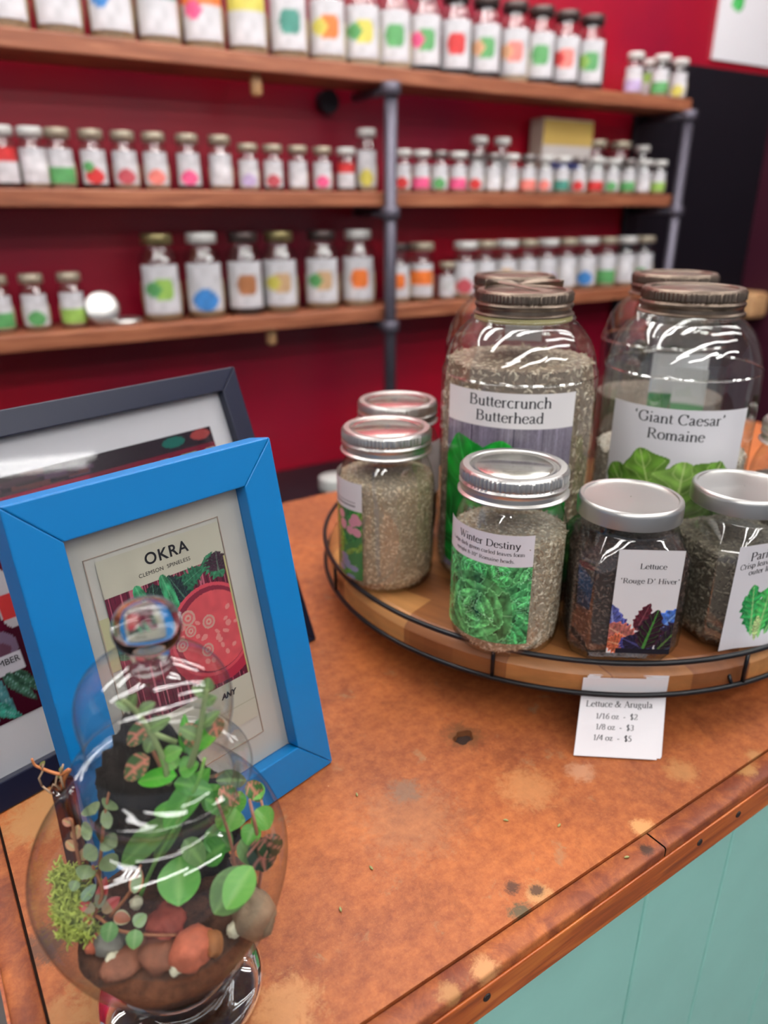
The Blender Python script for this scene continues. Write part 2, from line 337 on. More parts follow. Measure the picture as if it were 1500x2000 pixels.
# worn hardboard counter
CTH = R(34.0); CO = Vector((-.113, .1384, 0)); CM = Matrix.Translation(CO)@Matrix.Rotation(CTH, 4, 'Z'); CMI = CM.inverted()
def counter_mat(name, spots, strip=False):
    m = mat(name, (.5, .2, .1), .48, spec=.3); N, L = nodes(m); b = N['Principled BSDF']; tc = N.new('ShaderNodeTexCoord')
    def nz(scale, detail=6, rough=.6, dist=0):
        n = N.new('ShaderNodeTexNoise'); n.inputs['Scale'].default_value = scale; n.inputs['Detail'].default_value = detail
        n.inputs['Roughness'].default_value = rough; n.inputs['Distortion'].default_value = dist; L.new(tc.outputs['Object'], n.inputs['Vector']); return n.outputs['Fac']
    def ramp(src, a, ca, z, cz):
        r = N.new('ShaderNodeValToRGB'); e = r.color_ramp.elements; e[0].position = a; e[0].color = (*ca, 1); e[1].position = z; e[1].color = (*cz, 1); L.new(src, r.inputs[0]); return r.outputs[0]
    def mix(fac, a, c):
        x = N.new('ShaderNodeMix'); x.data_type = 'RGBA'; L.new(a, x.inputs[6])
        if isinstance(c, tuple): x.inputs[7].default_value = (*c, 1)
        else: L.new(c, x.inputs[7])
        if isinstance(fac, float): x.inputs[0].default_value = fac
        else: L.new(fac, x.inputs[0])
        return x.outputs[2]
    def math_(op, a, bb=None, clamp=False):
        x = N.new('ShaderNodeMath'); x.operation = op; x.use_clamp = clamp
        for i, q in enumerate((a, bb)):
            if q is None: continue
            if isinstance(q, (int, float)): x.inputs[i].default_value = q
            else: L.new(q, x.inputs[i])
        return x.outputs[0]
    n1 = nz(6, 6, .6); n2 = nz(120, 6, .75); n3 = nz(600, 3, .8); n4 = nz(28, 7, .7, .8)
    base = ramp(n1, .36, rgb(118, 56, 36), .62, rgb(186, 102, 50))
    fine = ramp(n2, .35, rgb(120, 62, 38), .65, rgb(196, 120, 68)); c = mix(.45, base, fine)
    c = mix(math_('MULTIPLY', ramp(n3, .55, (0, 0, 0), .75, (1, 1, 1)), .35), c, rgb(200, 132, 86))
    c = mix(math_('MULTIPLY', ramp(n4, .57, (0, 0, 0), .72, (1, 1, 1)), .55), c, rgb(104, 50, 30))
    n5 = nz(45, 8, .75, .3); c = mix(math_('MULTIPLY', ramp(n5, .60, (0, 0, 0), .68, (1, 1, 1)), .5), c, rgb(150, 122, 92))
    chips = nz(190, 4, .7); c = mix(math_('MULTIPLY', ramp(chips, .71, (0, 0, 0), .74, (1, 1, 1)), .8), c, rgb(222, 168, 120))
    if strip: c = mix(math_('MULTIPLY', ramp(nz(45, 8, .7, 1), .38, (0, 0, 0), .62, (1, 1, 1)), .7), c, rgb(98, 42, 34))
    ed = nz(130, 8, .85, .4)
    for px, py, rad, col, st in spots:
        p = CMI@onz(px, py, 0)
        d = N.new('ShaderNodeVectorMath'); d.operation = 'DISTANCE'; L.new(tc.outputs['Object'], d.inputs[0]); d.inputs[1].default_value = p
        q = math_('DIVIDE', d.outputs['Value'], rad); q = math_('ADD', q, math_('MULTIPLY', math_('SUBTRACT', ed, .5), 3.6))
        f = math_('SUBTRACT', 1.25, q); f = math_('MULTIPLY', math_('MULTIPLY', f, 1.5, True), st, True); c = mix(f, c, col)
    L.new(c, b.inputs['Base Color'])
    bp = N.new('ShaderNodeBump'); bp.inputs['Strength'].default_value = .35; bp.inputs['Distance'].default_value = .0006
    L.new(math_('ADD', n2, math_('MULTIPLY', n3, .5)), bp.inputs['Height']); L.new(bp.outputs[0], b.inputs['Normal'])
    rr = N.new('ShaderNodeMapRange'); rr.inputs[3].default_value = .36; rr.inputs[4].default_value = .62; L.new(n4, rr.inputs[0]); L.new(rr.outputs[0], b.inputs['Roughness'])
    return m
chipc = rgb(178, 128, 80); darkc = rgb(74, 48, 36)
SP = [(70, 1600, .020, chipc, .9), (95, 1560, .012, chipc, .9), (230, 1960, .022, rgb(168, 120, 72), .8), (120, 1990, .012, chipc, .6),
      (1000, 1732, .0045, darkc, .9), (1052, 1745, .007, rgb(190, 140, 90), .9), (1048, 1738, .004, darkc, .9), (1018, 1782, .006, rgb(96, 80, 56), 1.),
      (1258, 1616, .007, rgb(206, 150, 96), .9), (1030, 1540, .018, rgb(196, 138, 88), .5), (1135, 1508, .009, rgb(190, 140, 108), .7), (800, 1600, .03, rgb(160, 120, 90), .3),
      (905, 1437, .0135, rgb(112, 70, 42), .9), (1480, 1480, .008, chipc, .8), (1330, 1505, .01, chipc, .6), (790, 1545, .01, rgb(120, 100, 84), .6), (90, 1845, .012, rgb(90, 66, 52), .8), (560, 1975, .016, rgb(196, 140, 90), .7)]
M['counter'] = counter_mat('worn_hardboard', SP)
M['counter_strip'] = counter_mat('worn_edge_strip', [(950, 1895, .008, rgb(196, 140, 92), .9), (1262, 1660, .004, darkc, 1.), (1455, 1500, .008, chipc, .9), (880, 1940, .006, chipc, .8)], True)
M['teal'] = mat('teal_paint', rgb(158, 218, 206), .38, bump=.2, bscale=70, var=.04, vscale=14)

def red_mat():
    m = mat('red_paint', rgb(150, 6, 36), .34, bump=.12, bscale=9); N, L = nodes(m); b = N['Principled BSDF']
    tc = N.new('ShaderNodeTexCoord'); n = N.new('ShaderNodeTexNoise'); n.inputs['Scale'].default_value = 1.6; n.inputs['Detail'].default_value = 3
    cr = N.new('ShaderNodeValToRGB'); cr.color_ramp.elements[0].position = .3; cr.color_ramp.elements[0].color = (*rgb(134, 12, 46), 1)
    cr.color_ramp.elements[1].position = .7; cr.color_ramp.elements[1].color = (*rgb(172, 2, 30), 1)
    L.new(tc.outputs['Object'], n.inputs['Vector']); L.new(n.outputs['Fac'], cr.inputs[0]); L.new(cr.outputs[0], b.inputs['Base Color']); return m
M['red'] = red_mat()

# ------------------------------------------------------------------ the room
SO = Vector((-.486, 1.668, 0)); STH = R(31.7); SM = Matrix.Translation(SO)@Matrix.Rotation(STH, 4, 'Z')
SU = Vector((math.cos(STH), math.sin(STH), 0)); SV = Vector((-math.sin(STH), math.cos(STH), 0))
def shelf_u(px, py, v=.06):
    d = ray(px, py); s = SV.dot(SO+SV*v)/SV.dot(d); return (Vector((0, 0, 0))+d*s-SO).dot(SU)
def struct(name, mb, m, M4=None, **k):
    o = mb.build(name, m, None, **k); o['kind'] = 'structure'
    if M4 is not None: o.matrix_world = M4
    return o
struct('floor', MB().box((-4, -3.5, -.94), (5, 6, -.9)), mat('floor_tiles', rgb(96, 92, 90), .4, var=.2, vscale=3))
struct('ceiling', MB().box((-4, -3.5, 1.8), (5, 6, 1.85)), mat('ceiling_paint', rgb(225, 226, 228), .8))
struct('wall_back', MB().box((-2.6, .17, -.9), (3.2, .22, 1.8)), M['red'], SM)
struct('wall_right', MB().box((2.30, -2.4, -.9), (2.35, .17, 1.8)), mat('shaded_red_paint', rgb(62, 14, 34), .5), SM)  # dark red wall standing in shade; the shade is put into its colour

# ceiling lights
lm = emis('fluorescent_tube', (1, .985, .96), LAMP_STRENGTH); wm = mat('fixture_metal', rgb(230, 230, 230), .4)
f0 = thing('ceiling_light', 'long fluorescent ceiling light above the room', 'ceiling light', (0, 0, 1.8), 0, 'fluorescent ceiling lights')
MB().box((-1.25, -.09, -.05), (1.25, .09, -.001)).build('housing', wm, f0, bevel=.004)
for s in (-1, 1): MB().tube([(-1.2, s*.045, -.068), (1.2, s*.045, -.068)], .017, 10).build('tube', lm, f0)
first = True
for (x, y) in [(-.3, -1.35), (-.6, .35), (-1.0, 1.2), (1.5, -.3), (1.9, .75), (-.1, 1.25), (.95, .95), (2.3, 1.5), (.4, 2.0), (-1.3, -2.2), (.5, -2.0), (2.6, -1.2)]:
    o = f0 if first else copy_thing(f0); first = False; o.location = (x, y, 1.8); o.rotation_euler = (0, 0, STH)

# black tall cabinet and poster at the shelf end
o = MB().box((1.60, .150, -.9), (2.297, .168, .765)).build('tall_panel', mat('black_panel', rgb(14, 14, 22), .35), None, bevel=.004)
o.matrix_world = SM; tag(o, 'tall black panel standing against the red wall, right of the shelves', 'panel')
cv = Canvas(.34, .30, 60, 50, (238, 236, 240)); cv.ell(.09, .17, .028, .03, (60, 180, 80)); cv.ell(.075, .16, .02, .014, (90, 200, 110)); cv.ell(.2, .22, .06, .01, (225, 180, 195)); cv.ell(.22, .2, .05, .008, (225, 180, 195))
pt = thing('wall_poster', 'white poster with a green leaf mark, above the black panel', 'poster'); pt.matrix_world = SM
MB().box((1.94, .160, .79), (2.28, .168, 1.09)).build('board', M['paper'], pt)
cv.mesh('print', lambda x, y: (1.94+x, .1595, .79+y), M['print'], pt)
o = MB().box((2.19, .02, -.05), (2.295, .148, .045)).build('wooden_ledge', M['tan_wood'], None, bevel=.02); o.matrix_world = SM
tag(o, 'pale wooden ledge beside the black panel at the right edge', 'ledge')
# low black bench under the shelves
o = MB().box((-.9, -.28, -.89), (1.58, .165, -.345)).build('low_bench', mat('black_bench', rgb(16, 16, 24), .4), None, bevel=.005); o.matrix_world = SM
tag(o, 'low black bench against the wall beneath the shelves', 'bench')
p = SM@Vector((.385, -.05, -.345)); o = MB().lathe(smoothprof([(.030, 0), (.038, .006), (.038, .03), (.036, .036), (.02, .042)], 3), 24, cap0=True, cap1=True).build('round_tub', mat('tub_plastic', rgb(190, 190, 186), .4), None, smooth=True); o.location = p
tag(o, 'pale round tub on the low black bench behind the counter', 'tub')

# ------------------------------------------------------------------ shelving unit
sh = thing('shelving_unit', 'three brown wooden shelves on grey pipe posts on the red wall', 'shelves'); sh.matrix_world = SM
SZ = {'top': .641, 'mid': .376, 'low': .104}; pipe = mat('galvanised_pipe', rgb(92, 88, 100), .42, .6)
for k, z in SZ.items(): MB().box((-1.2, 0, z-.033), (1.665, .148, z)).build('shelf_board', M['shelf_wood'], sh, bevel=.003)
for u in (.578, 1.635):
    q = MB().tube([(u, -.019, -.344 if u < 1 else -.899), (u, -.019, .605)], .0155, 14).build('post', pipe, sh, smooth=True)
    for z in SZ.values():
        MB().lathe([(.021, z-.062), (.024, z-.056), (.024, z-.036), (.021, z-.033)], 16, cx=u, cy=-.019, cap0=True, cap1=True).build('coupling', pipe, q, smooth=True)
    for z in SZ.values(): MB().tube([(u, -.004, z-.048), (u, .148, z-.048)], .011, 10).build('arm', pipe, sh, smooth=True)
for px, py, z in ((500, 165, 'top'), (530, 660, 'low')):
    u = shelf_u(px, py, .04); MB().lathe([(.008, SZ[z]-.075), (.013, SZ[z]-.07), (.013, SZ[z]-.045), (.009, SZ[z]-.033)], 14, cx=u, cy=.04, cap0=True).build('wooden_peg', M['tan_wood'], sh, smooth=True)
u = shelf_u(640, 185, .15); MB().tube([(u, .167, .58), (u, .14, .58)], .026, 16).build('flange', mat('black_iron', rgb(36, 30, 40), .5), sh)

# ------------------------------------------------------------------ jars on the shelves
def far_jar_mesh(h, r, neck, lid_h):
    hb = h-lid_h
    p = smoothprof([(r*.86, 0), (r*.98, .006), (r, .02), (r, hb*.68), (r*.9, hb*.82), (neck, hb*.94), (neck, hb)], 3)
    b = MB().lathe(p, 20, cap0=True); me = bpy.data.meshes.new('jar_body'); me.from_pydata(b.v, [], b.f); me.polygons.foreach_set('use_smooth', [True]*len(me.polygons)); me.materials.append(M['glass_far']); return me
def me_of(mb, name, m, smooth=True):
    me = bpy.data.meshes.new(name); me.from_pydata(mb.v, [], mb.f); me.materials.append(m)
    if smooth: me.polygons.foreach_set('use_smooth', [True]*len(me.polygons))
    return me
seedm = {k: mat('seeds_'+k, c, .9, var=.3, vscale=300) for k, c in dict(tan=rgb(176, 150, 116), dark=rgb(44, 34, 34), pale=rgb(206, 186, 156)).items()}
lidm = {'grey': mat('lid_grey', rgb(150, 142, 140), .35, .8), 'gold': mat('lid_gold', rgb(150, 138, 96), .35, .7), 'white': mat('lid_white', rgb(214, 212, 208), .4), 'dark': mat('lid_dark', rgb(92, 80, 78), .4, .7), 'tan': mat('lid_tan', rgb(178, 166, 146), .4, .4)}
KIND = {'quart': (.185, .045, .031, .022), 'pint': (.15, .036, .03, .02), 'small': (.112, .028, .021, .018), 'tiny': (.098, .025, .02, .016), 'tall': (.142, .027, .02, .018)}
MESH = {}
for k, (h, r, nk, lh) in KIND.items():
    MESH[k] = (far_jar_mesh(h, r, nk, lh),
               {q: me_of(MB().lathe([(.001, h), (nk+.001, h), (nk+.003, h-.003), (nk+.003, h-lh), (nk, h-lh)], 20, cap0=False), 'lid', mm) for q, mm in lidm.items()},
               {q: me_of(MB().lathe(smoothprof([(r*.80, .004), (r*.93, .012), (r*.94, h*.45), (.001, h*.47)], 2), 16, cap0=True), 'seed_fill', mm) for q, mm in seedm.items()})
CM_ = {'red': (205, 50, 50), 'green': (90, 160, 95), 'pink': (232, 90, 140), 'yellow': (212, 200, 90), 'lime': (150, 190, 90), 'teal': (70, 140, 125), 'orange': (232, 120, 50), 'blue': (60, 130, 200), 'white': (226, 224, 228), 'salmon': (232, 130, 120), 'rose': (190, 80, 90), 'lilac': (190, 170, 210), 'peach': (226, 170, 130), 'tan': (196, 160, 120), 'brown': (170, 110, 70), 'grey': (190, 190, 190)}
def far_label(kind, c1, c2, style, parent):
    h, r, nk, lh = KIND[kind]; W = 2*.98*r; z0, z1 = h*.10, h*.66
    cv = Canvas(W, z1-z0, 18, 16, (208, 206, 210)); a = np.array(CM_[c1]); H = z1-z0; Y = cv.Y/H; X = cv.X/W
    if style == 'band': cv.fill((Y > .32) & (Y < .8), a)
    elif style == 'low': cv.ell(W*.5, H*.22, W*.36, H*.24, a)
    elif style == 'mid': cv.ell(W*.55, H*.5, W*.28, H*.24, a)
    elif style == 'topc': cv.fill(Y > .62, a)
    elif style == 'half': cv.fill(Y < .45, a)
    if c2: cv.ell(W*.3, H*.5, W*.22, H*.14, CM_[c2])
    n = vnoise(cv.X/W*6, Y*6, hash(kind) % 7); cv.C *= (.9+.18*n)[..., None]
    cv.mesh('paper_label', lambda x, y: ((r+.0006)*math.cos(-PI/2+(x-W/2)/r), (r+.0006)*math.sin(-PI/2+(x-W/2)/r), z0+y), M['print'], parent)
ORD = 'first second third fourth fifth sixth seventh eighth ninth tenth eleventh twelfth thirteenth fourteenth fifteenth sixteenth seventeenth eighteenth'.split()
def shelf_jar(kind, px, shelf, c1, c2, style, lid, seed, label, group, v=.07, py=None, z=None, rz=None):
    py = py or {'top': 100, 'mid': 340, 'low': 580}[shelf]
    u = shelf_u(px, py, v); p = SM@Vector((u, v, (SZ[shelf] if z is None else z)))
    t = thing('seed_jar', label, 'jar', p, 0, group); t.rotation_euler.z = math.atan2(-p.y, -p.x)+PI/2 if rz is None else rz
    b, L, S = MESH[kind]
    link('jar_body', b, None, t); link('lid', L[lid], None, t); link('seed_fill', S[seed], None, t); far_label(kind, c1, c2, style, t); return t
top = [(20, 'white', None, 'band', 'grey', 'tan', 'plain white'), (125, 'green', None, 'topc', 'grey', 'tan', 'white label topped with green'), (225, 'teal', 'blue', 'topc', 'grey', 'tan', 'blue and green'), (315, 'teal', None, 'topc', 'grey', 'tan', 'dark teal topped'),
       (400, 'orange', 'pink', 'topc', 'grey', 'tan', 'orange'), (485, 'yellow', None, 'topc', 'grey', 'tan', 'wide yellow-green'), (565, 'teal', None, 'mid', 'grey', 'tan', 'white and teal'), (640, 'orange', 'yellow', 'mid', 'grey', 'pale', 'orange and yellow'),
       (707, 'yellow', 'green', 'mid', 'grey', 'pale', 'yellow'), (768, 'green', None, 'mid', 'dark', 'pale', 'dark green'), (828, 'green', 'pink', 'mid', 'dark', 'dark', 'green and pink'), (888, 'red', None, 'mid', 'dark', 'dark', 'bright red'),
       (946, 'green', 'peach', 'mid', 'dark', 'dark', 'green above peach'), (1002, 'salmon', 'peach', 'mid', 'dark', 'pale', 'peach'), (1053, 'green', None, 'mid', 'dark', 'dark', 'small green'), (1103, 'salmon', 'red', 'mid', 'dark', 'dark', 'red and salmon'), (1152, 'green', 'lime', 'mid', 'dark', 'dark', 'green and lime')]
for i, (px, c1, c2, st, ld, sd, nm) in enumerate(top):
    shelf_jar('quart', px, 'top', c1, c2, st, ld, sd, f'tall jar with {nm} label, {ORD[i]} from left, top shelf', 'tall jars on the top shelf')
for i, (px, c1, st, k, v, nm) in enumerate([(1238, 'lilac', 'half', 'small', .06, 'leftmost'), (1268, 'lime', 'topc', 'small', .115, 'back'), (1290, 'green', 'half', 'small', .045, 'bright green front'), (1326, 'yellow', 'low', 'small', .06, 'rightmost')]):
    shelf_jar(k, px, 'top', c1, None, st, 'white', 'pale', f'small jar at the top shelf right end, {nm} of the little cluster', 'small jar cluster on the top shelf', v=v, py=150)
mid = [(12, 'red', None, 'topc', 'white'), (70, 'white', None, 'band', 'white'), (122, 'green', None, 'half', 'tan'), (186, 'red', 'green', 'low', 'tan'), (247, 'rose', None, 'low', 'tan'), (306, 'salmon', None, 'low', 'tan'), (370, 'pink', None, 'low', 'tan'), (432, 'white', None, 'mid', 'tan'),
       (486, 'lilac', None, 'low', 'tan'), (534, 'rose', None, 'low', 'tan'), (582, 'white', None, 'low', 'tan'), (630, 'pink', None, 'low', 'tan'), (676, 'red', None, 'topc', 'white')]
for i, (px, c1, c2, st, ld) in enumerate(mid):
    shelf_jar('small' if i < 8 else 'tiny', px, 'mid', c1, c2, st, ld, 'dark' if i % 3 == 0 else 'pale', f'small jar with {c1} patterned label, {ORD[i]} from left on the middle shelf', 'small jars on the middle shelf left of the post')
shelf_jar('tall', 716, 'mid', 'yellow', None, 'low', 'white', 'pale', 'tall narrow jar with yellow label just left of the middle post', 'small jars on the middle shelf left of the post')
mr = [(785, 'red', 'white'), (822, 'pink', 'white'), (858, 'green', 'grey'), (894, 'pink', 'white'), (928, 'red', 'grey'), (962, 'white', 'grey'), (996, 'white', 'white'), (1030, 'salmon', 'grey'), (1063, 'salmon', 'white'), (1096, 'teal', 'white'), (1129, 'red', 'grey'), (1162, 'red', 'white'), (1194, 'green', 'white'), (1225, 'green', 'grey'), (1255, 'white', 'white'), (1284, 'lime', 'white')]
for i, (px, c1, ld) in enumerate(mr):
    shelf_jar('tiny', px, 'mid', c1, None, 'half' if i % 2 else 'low', ld, 'pale', f'little jar with {c1} label, {ORD[i]} right of the middle post in the front row', 'little jars on the middle shelf right of the post', v=.045, py=360)
for px, k, nm, c1 in [(934, 'tall', 'left of the pair of taller jars', 'white'), (978, 'tall', 'right of the pair of taller jars', 'white'), (1160, 'pint', 'left jar of the grey back group right of the box', 'grey'), (1206, 'pint', 'right jar of the grey back group right of the box', 'grey'), (1250, 'tall', 'tall jar behind the last little jars at the middle shelf end', 'white')]:
    shelf_jar(k, px, 'mid', c1, None, 'band', 'tan' if k == 'pint' else 'white', 'tan', f'{nm}, middle shelf' if 'middle' not in nm else nm, 'taller jars behind the little jars', v=.106, py=330)
# yellow and blue box
u0 = shelf_u(1040, 300, .13); u1 = shelf_u(1135, 300, .13)
bx = thing('seed_box', 'cream box with yellow top band and blue lettering patch behind little jars', 'box'); bx.matrix_world = SM
MB().box((u0, .09, .377), (u1, .147, .575)).build('carton', mat('cream_card', rgb(190, 180, 165), .6), bx, bevel=.002)
cv = Canvas(u1-u0, .19, 40, 40, (200, 192, 188)); cv.fill(cv.Y > .125, (196, 164, 88)); cv.fill((cv.Y > .055) & (cv.Y < .088) & (cv.X > .035) & (cv.X < .16), (48, 62, 140)); cv.fill((cv.Y < .05) & (cv.X > .14), (210, 196, 176))
cv.mesh('print', lambda x, y: (u0+x, .0894, .380+y), M['print'], bx)
# lower shelf
for i, (px, c1) in enumerate([(4, 'green'), (74, 'green'), (147, 'lime')]):
    shelf_jar('small', px, 'low', c1, None, 'half' if i != 1 else 'low', 'tan', 'pale', f'small jar with {["pale green", "green-on-white", "olive green"][i]} label, {ORD[i]} from left, lower shelf', 'small jars on the lower shelf left end', py=630)
low = [(317, 'lime', 'green', 'mid', 'gold', 'tan', 'lime green pictured'), (402, 'blue', None, 'low', 'white', 'tan', 'bright blue pictured'), (481, 'brown', None, 'mid', 'dark', 'dark', 'brown banded'), (549, 'tan', 'yellow', 'mid', 'gold', 'tan', 'yellow and tan'), (630, 'tan', 'green', 'mid', 'dark', 'tan', 'olive and tan'), (700, 'orange', None, 'mid', 'white', 'pale', 'bright orange spot'), (776, 'orange', None, 'mid', 'dark', 'pale', 'orange band'), (822, 'orange', None, 'band', 'tan', 'tan', 'wide orange band')]
for i, (px, c1, c2, st, ld, sd, nm) in enumerate(low):
    shelf_jar('quart' if i < 6 else 'pint', px, 'low', c1, c2, st, ld, sd, f'{nm} label on big jar, {ORD[i]} big one from left, lower shelf', 'big jars on the lower shelf')
for i, px in enumerate([872, 906, 944, 984, 1024, 1062, 1100, 1138, 1176, 1212, 1246]):
    c1 = ['grey', 'rose', 'brown', 'tan', 'peach', 'lilac', 'white', 'blue', 'green', 'white', 'green'][i]
    shelf_jar('tiny' if i == 0 else 'pint', px, 'low', c1, None, ['mid', 'low', 'half'][i % 3], 'white' if i % 2 else 'tan', 'pale', f'jar with {c1} label, {ORD[i]} in the right-hand row on the lower shelf', 'jars in the right-hand row on the lower shelf', v=.06, py=580)
lidl = MB().lathe([(.001, .012), (.033, .012), (.036, .009), (.036, 0), (.033, 0), (.033, .008), (.001, .008)], 24)
for px, py, tl, tx in ((200, 612, (R(70), 0, 0), 'round tin lid propped up on the lower shelf'), (245, 630, (0, 0, 0), 'round tin lid lying flat on the lower shelf')):
    u = shelf_u(px, py, .05); p = SM@Vector((u, .05, SZ['low']+(.036 if tl[0] else .001))); o = link('jar_lid', me_of(lidl, 'jar_lid', M['tin']), None, None); o.location = p
    o.rotation_euler = (tl[0], 0, STH); tag(o, tx, 'lid', 'loose lids')

# ------------------------------------------------------------------ counter
ct = thing('counter', 'worn orange-brown counter with dark wood edge and teal panelled front', 'counter'); ct.matrix_world = CM
GW = .0014; SW = .0138; TH = .026; DX = 1.25; DY = .614
top_o = MB().box((SW+GW, SW+GW, -TH), (DX, DY, 0)).build('counter_top', M['counter'], ct)
hp = CMI@onz(905, 1440, 0)
cut = MB().lathe([(.0045, -.02), (.0062, -.008), (.0075, .002)], 22, fn=lambda t, z, r: 1+.18*math.sin(2*t+1)+.1*math.sin(5*t), cx=hp.x, cy=hp.y, cap0=True, cap1=True).build('cut', M['counter'], ct)
bm_ = top_o.modifiers.new('b', 'BOOLEAN'); bm_.object = cut; bm_.solver = 'EXACT'; bpy.context.view_layer.update()
me = bpy.data.meshes.new_from_object(top_o.evaluated_get(bpy.context.evaluated_depsgraph_get())); top_o.modifiers.clear(); top_o.data = me; bpy.data.objects.remove(cut)
MB().box((.001, .001, -TH-.002), (DX, DY-.001, -.0045)).build('core_board', mat('dark_core', rgb(48, 28, 20), .9), ct)
def worn_strip(x0, x1, y0, y1, along, m, name):
    """edge strip with a slightly chipped, rounded outer arris"""
    b = MB(); n = 160; V = []; F = []
    for i in range(n+1):
        t = i/n; c = (x0+(x1-x0)*t) if along == 'x' else (y0+(y1-y0)*t)
        k = mnoise.noise(Vector((c*60, 3, 0))); k2 = max(0, mnoise.noise(Vector((c*25, 9, 1)))-.25)
        e = .0012+.0007*abs(k)+.006*k2
        prof = [(0, -.0006), (.0006, 0), (1-e/SW, 0), (1-.25*e/SW, -.5*e), (1, -e-.0006), (1, -TH), (0, -TH)]
        for (a, z) in prof:
            a_ = a*SW if a > .01 else a
            V.append((c, SW-a_, z) if along == 'x' else (SW-a_, c, z))
    k = 7
    for i in range(n):
        for j in range(k):
            q = (i*k+j, i*k+(j+1) % k, (i+1)*k+(j+1) % k, (i+1)*k+j); F.append(q if along == 'x' else q[::-1])
    return b.add(V, F).build(name, m, ct, auto=50)
# mitred where the two strips meet; a break in the front strip as in the old edging
brk = (CMI@onz(1292, 1650, 0)).x
for a, c in ((0, brk-.0006), (brk+.0006, DX)): worn_strip(a, c, 0, SW, 'x', M['counter_strip'], 'edge_strip')
worn_strip(0, 0, SW+.0005, DY, 'y', M['counter_strip'], 'edge_strip')
MB().box((-.0016, -.0016, -TH-.0015), (DX, 0, -.006)).build('wood_fascia', M['trim_wood'], ct, bevel=.0008)
MB().box((-.0016, .0, -TH-.0015), (-.0001, DY, -.006)).build('wood_fascia', M['trim_wood'], ct)
for px, py in ((940, 1930), (1357, 1634), (1450, 1592)):
    q = CMI@onz(px, py, -.012); MB().lathe([(.0001, 0), (.0022, 0), (.0026, -.0008)], 10).build('nail_head', mat('old_nail', rgb(36, 26, 26), .6), ct).matrix_local = Matrix.Translation((q.x, -.0022, -.0135))@Matrix.Rotation(PI/2, 4, 'X')
# teal tongue-and-groove boards
ge = [(CMI@onz(px, py, -.0275)).x for px, py in ((978, 1966), (1320, 1714), (1490, 1582))]; sp = (ge[2]-ge[0])/2
ge = [ge[0]-sp*.9*k for k in (2, 1)]+ge+[ge[2]+sp*k for k in range(1, 9)]; ge = [max(.012, ge[0])]+[g for g in ge[1:] if g < DX-.02]+[DX-.01]
for a, c in zip(ge[:-1], ge[1:]):
    if c-a < .02: continue
    MB().box((a+.0005, .013, -.898), (c-.0005, .026, -TH-.003)).build('front_board', M['teal'], ct, bevel=.0022)
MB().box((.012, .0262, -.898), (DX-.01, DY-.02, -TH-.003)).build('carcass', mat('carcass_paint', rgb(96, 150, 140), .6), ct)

# ------------------------------------------------------------------ turntable
TC = Vector((.174, .656, 0)); TZ = .055; TR = .2265; RR = .2305
def block_mat():
    m = mat('butcher_block', (.5, .3, .15), .4); N, L = nodes(m); b = N['Principled BSDF']; tc = N.new('ShaderNodeTexCoord')
    mp = N.new('ShaderNodeMapping'); mp.inputs['Rotation'].default_value = (0, 0, R(38)); L.new(tc.outputs['Object'], mp.inputs[0])
    bt = N.new('ShaderNodeTexBrick'); bt.inputs['Scale'].default_value = 1; bt.inputs['Brick Width'].default_value = .085; bt.inputs['Row Height'].default_value = .038
    bt.inputs['Mortar Size'].default_value = .0004; bt.inputs['Mortar'].default_value = (*rgb(120, 76, 44), 1); bt.inputs['Color1'].default_value = (0, 0, 0, 1); bt.inputs['Color2'].default_value = (1, 1, 1, 1); bt.inputs['Bias'].default_value = 0
    mp0 = N.new('ShaderNodeMapping'); mp0.inputs['Location'].default_value = (3, 3, 0); L.new(mp.outputs[0], mp0.inputs[0])
    cz = N.new('ShaderNodeVectorMath'); cz.operation = 'MULTIPLY'; cz.inputs[1].default_value = (1, 1, 0); L.new(mp0.outputs[0], cz.inputs[0]); L.new(cz.outputs[0], bt.inputs['Vector'])
    cr = N.new('ShaderNodeValToRGB'); cr.color_ramp.elements[0].color = (*rgb(128, 74, 42), 1); cr.color_ramp.elements[1].color = (*rgb(206, 150, 90), 1); e = cr.color_ramp.elements.new(.5); e.color = (*rgb(170, 110, 62), 1); L.new(bt.outputs['Color'], cr.inputs[0])
    mp2 = N.new('ShaderNodeMapping'); mp2.inputs['Scale'].default_value = (6, 60, 60); L.new(mp.outputs[0], mp2.inputs[0]); n = N.new('ShaderNodeTexNoise'); n.inputs['Scale'].default_value = 2.5; n.inputs['Detail'].default_value = 6; L.new(mp2.outputs[0], n.inputs['Vector'])
    mr = N.new('ShaderNodeMapRange'); mr.inputs[1].default_value = .3; mr.inputs[2].default_value = .7; mr.inputs[3].default_value = .82; mr.inputs[4].default_value = 1.12; L.new(n.outputs['Fac'], mr.inputs[0])
    mu = N.new('ShaderNodeVectorMath'); mu.operation = 'MULTIPLY'; L.new(cr.outputs[0], mu.inputs[0]); L.new(mr.outputs[0], mu.inputs[1]); L.new(mu.outputs[0], b.inputs['Base Color']); return m
tt = thing('turntable', 'round butcher block turntable with black wire rails holding seed jars', 'turntable', TC)
MB().lathe([(.001, .0295), (TR-.004, .0295), (TR, .032), (TR, .0465), (TR-.001, .048), (TR-.0095, .0548), (TR-.011, TZ), (.001, TZ)], 160).build('wooden_board', block_mat(), tt, auto=25)
def ring(z): return [(RR*math.cos(2*PI*k/160), RR*math.sin(2*PI*k/160), z) for k in range(160)]
MB().tube(ring(.0605), .0020, 10, close=True).build('wire_rail', M['black_wire'], tt, smooth=True)
MB().tube(ring(.0345), .0020, 10, close=True).build('wire_rail', M['black_wire'], tt, smooth=True)
for a in [-114.8+45*k for k in range(8)]:
    c, s = math.cos(R(a))*RR, math.sin(R(a))*RR; MB().tube([(c, s, .0345), (c, s, .0605)], .0015, 8).build('rail_upright', M['black_wire'], tt, smooth=True)
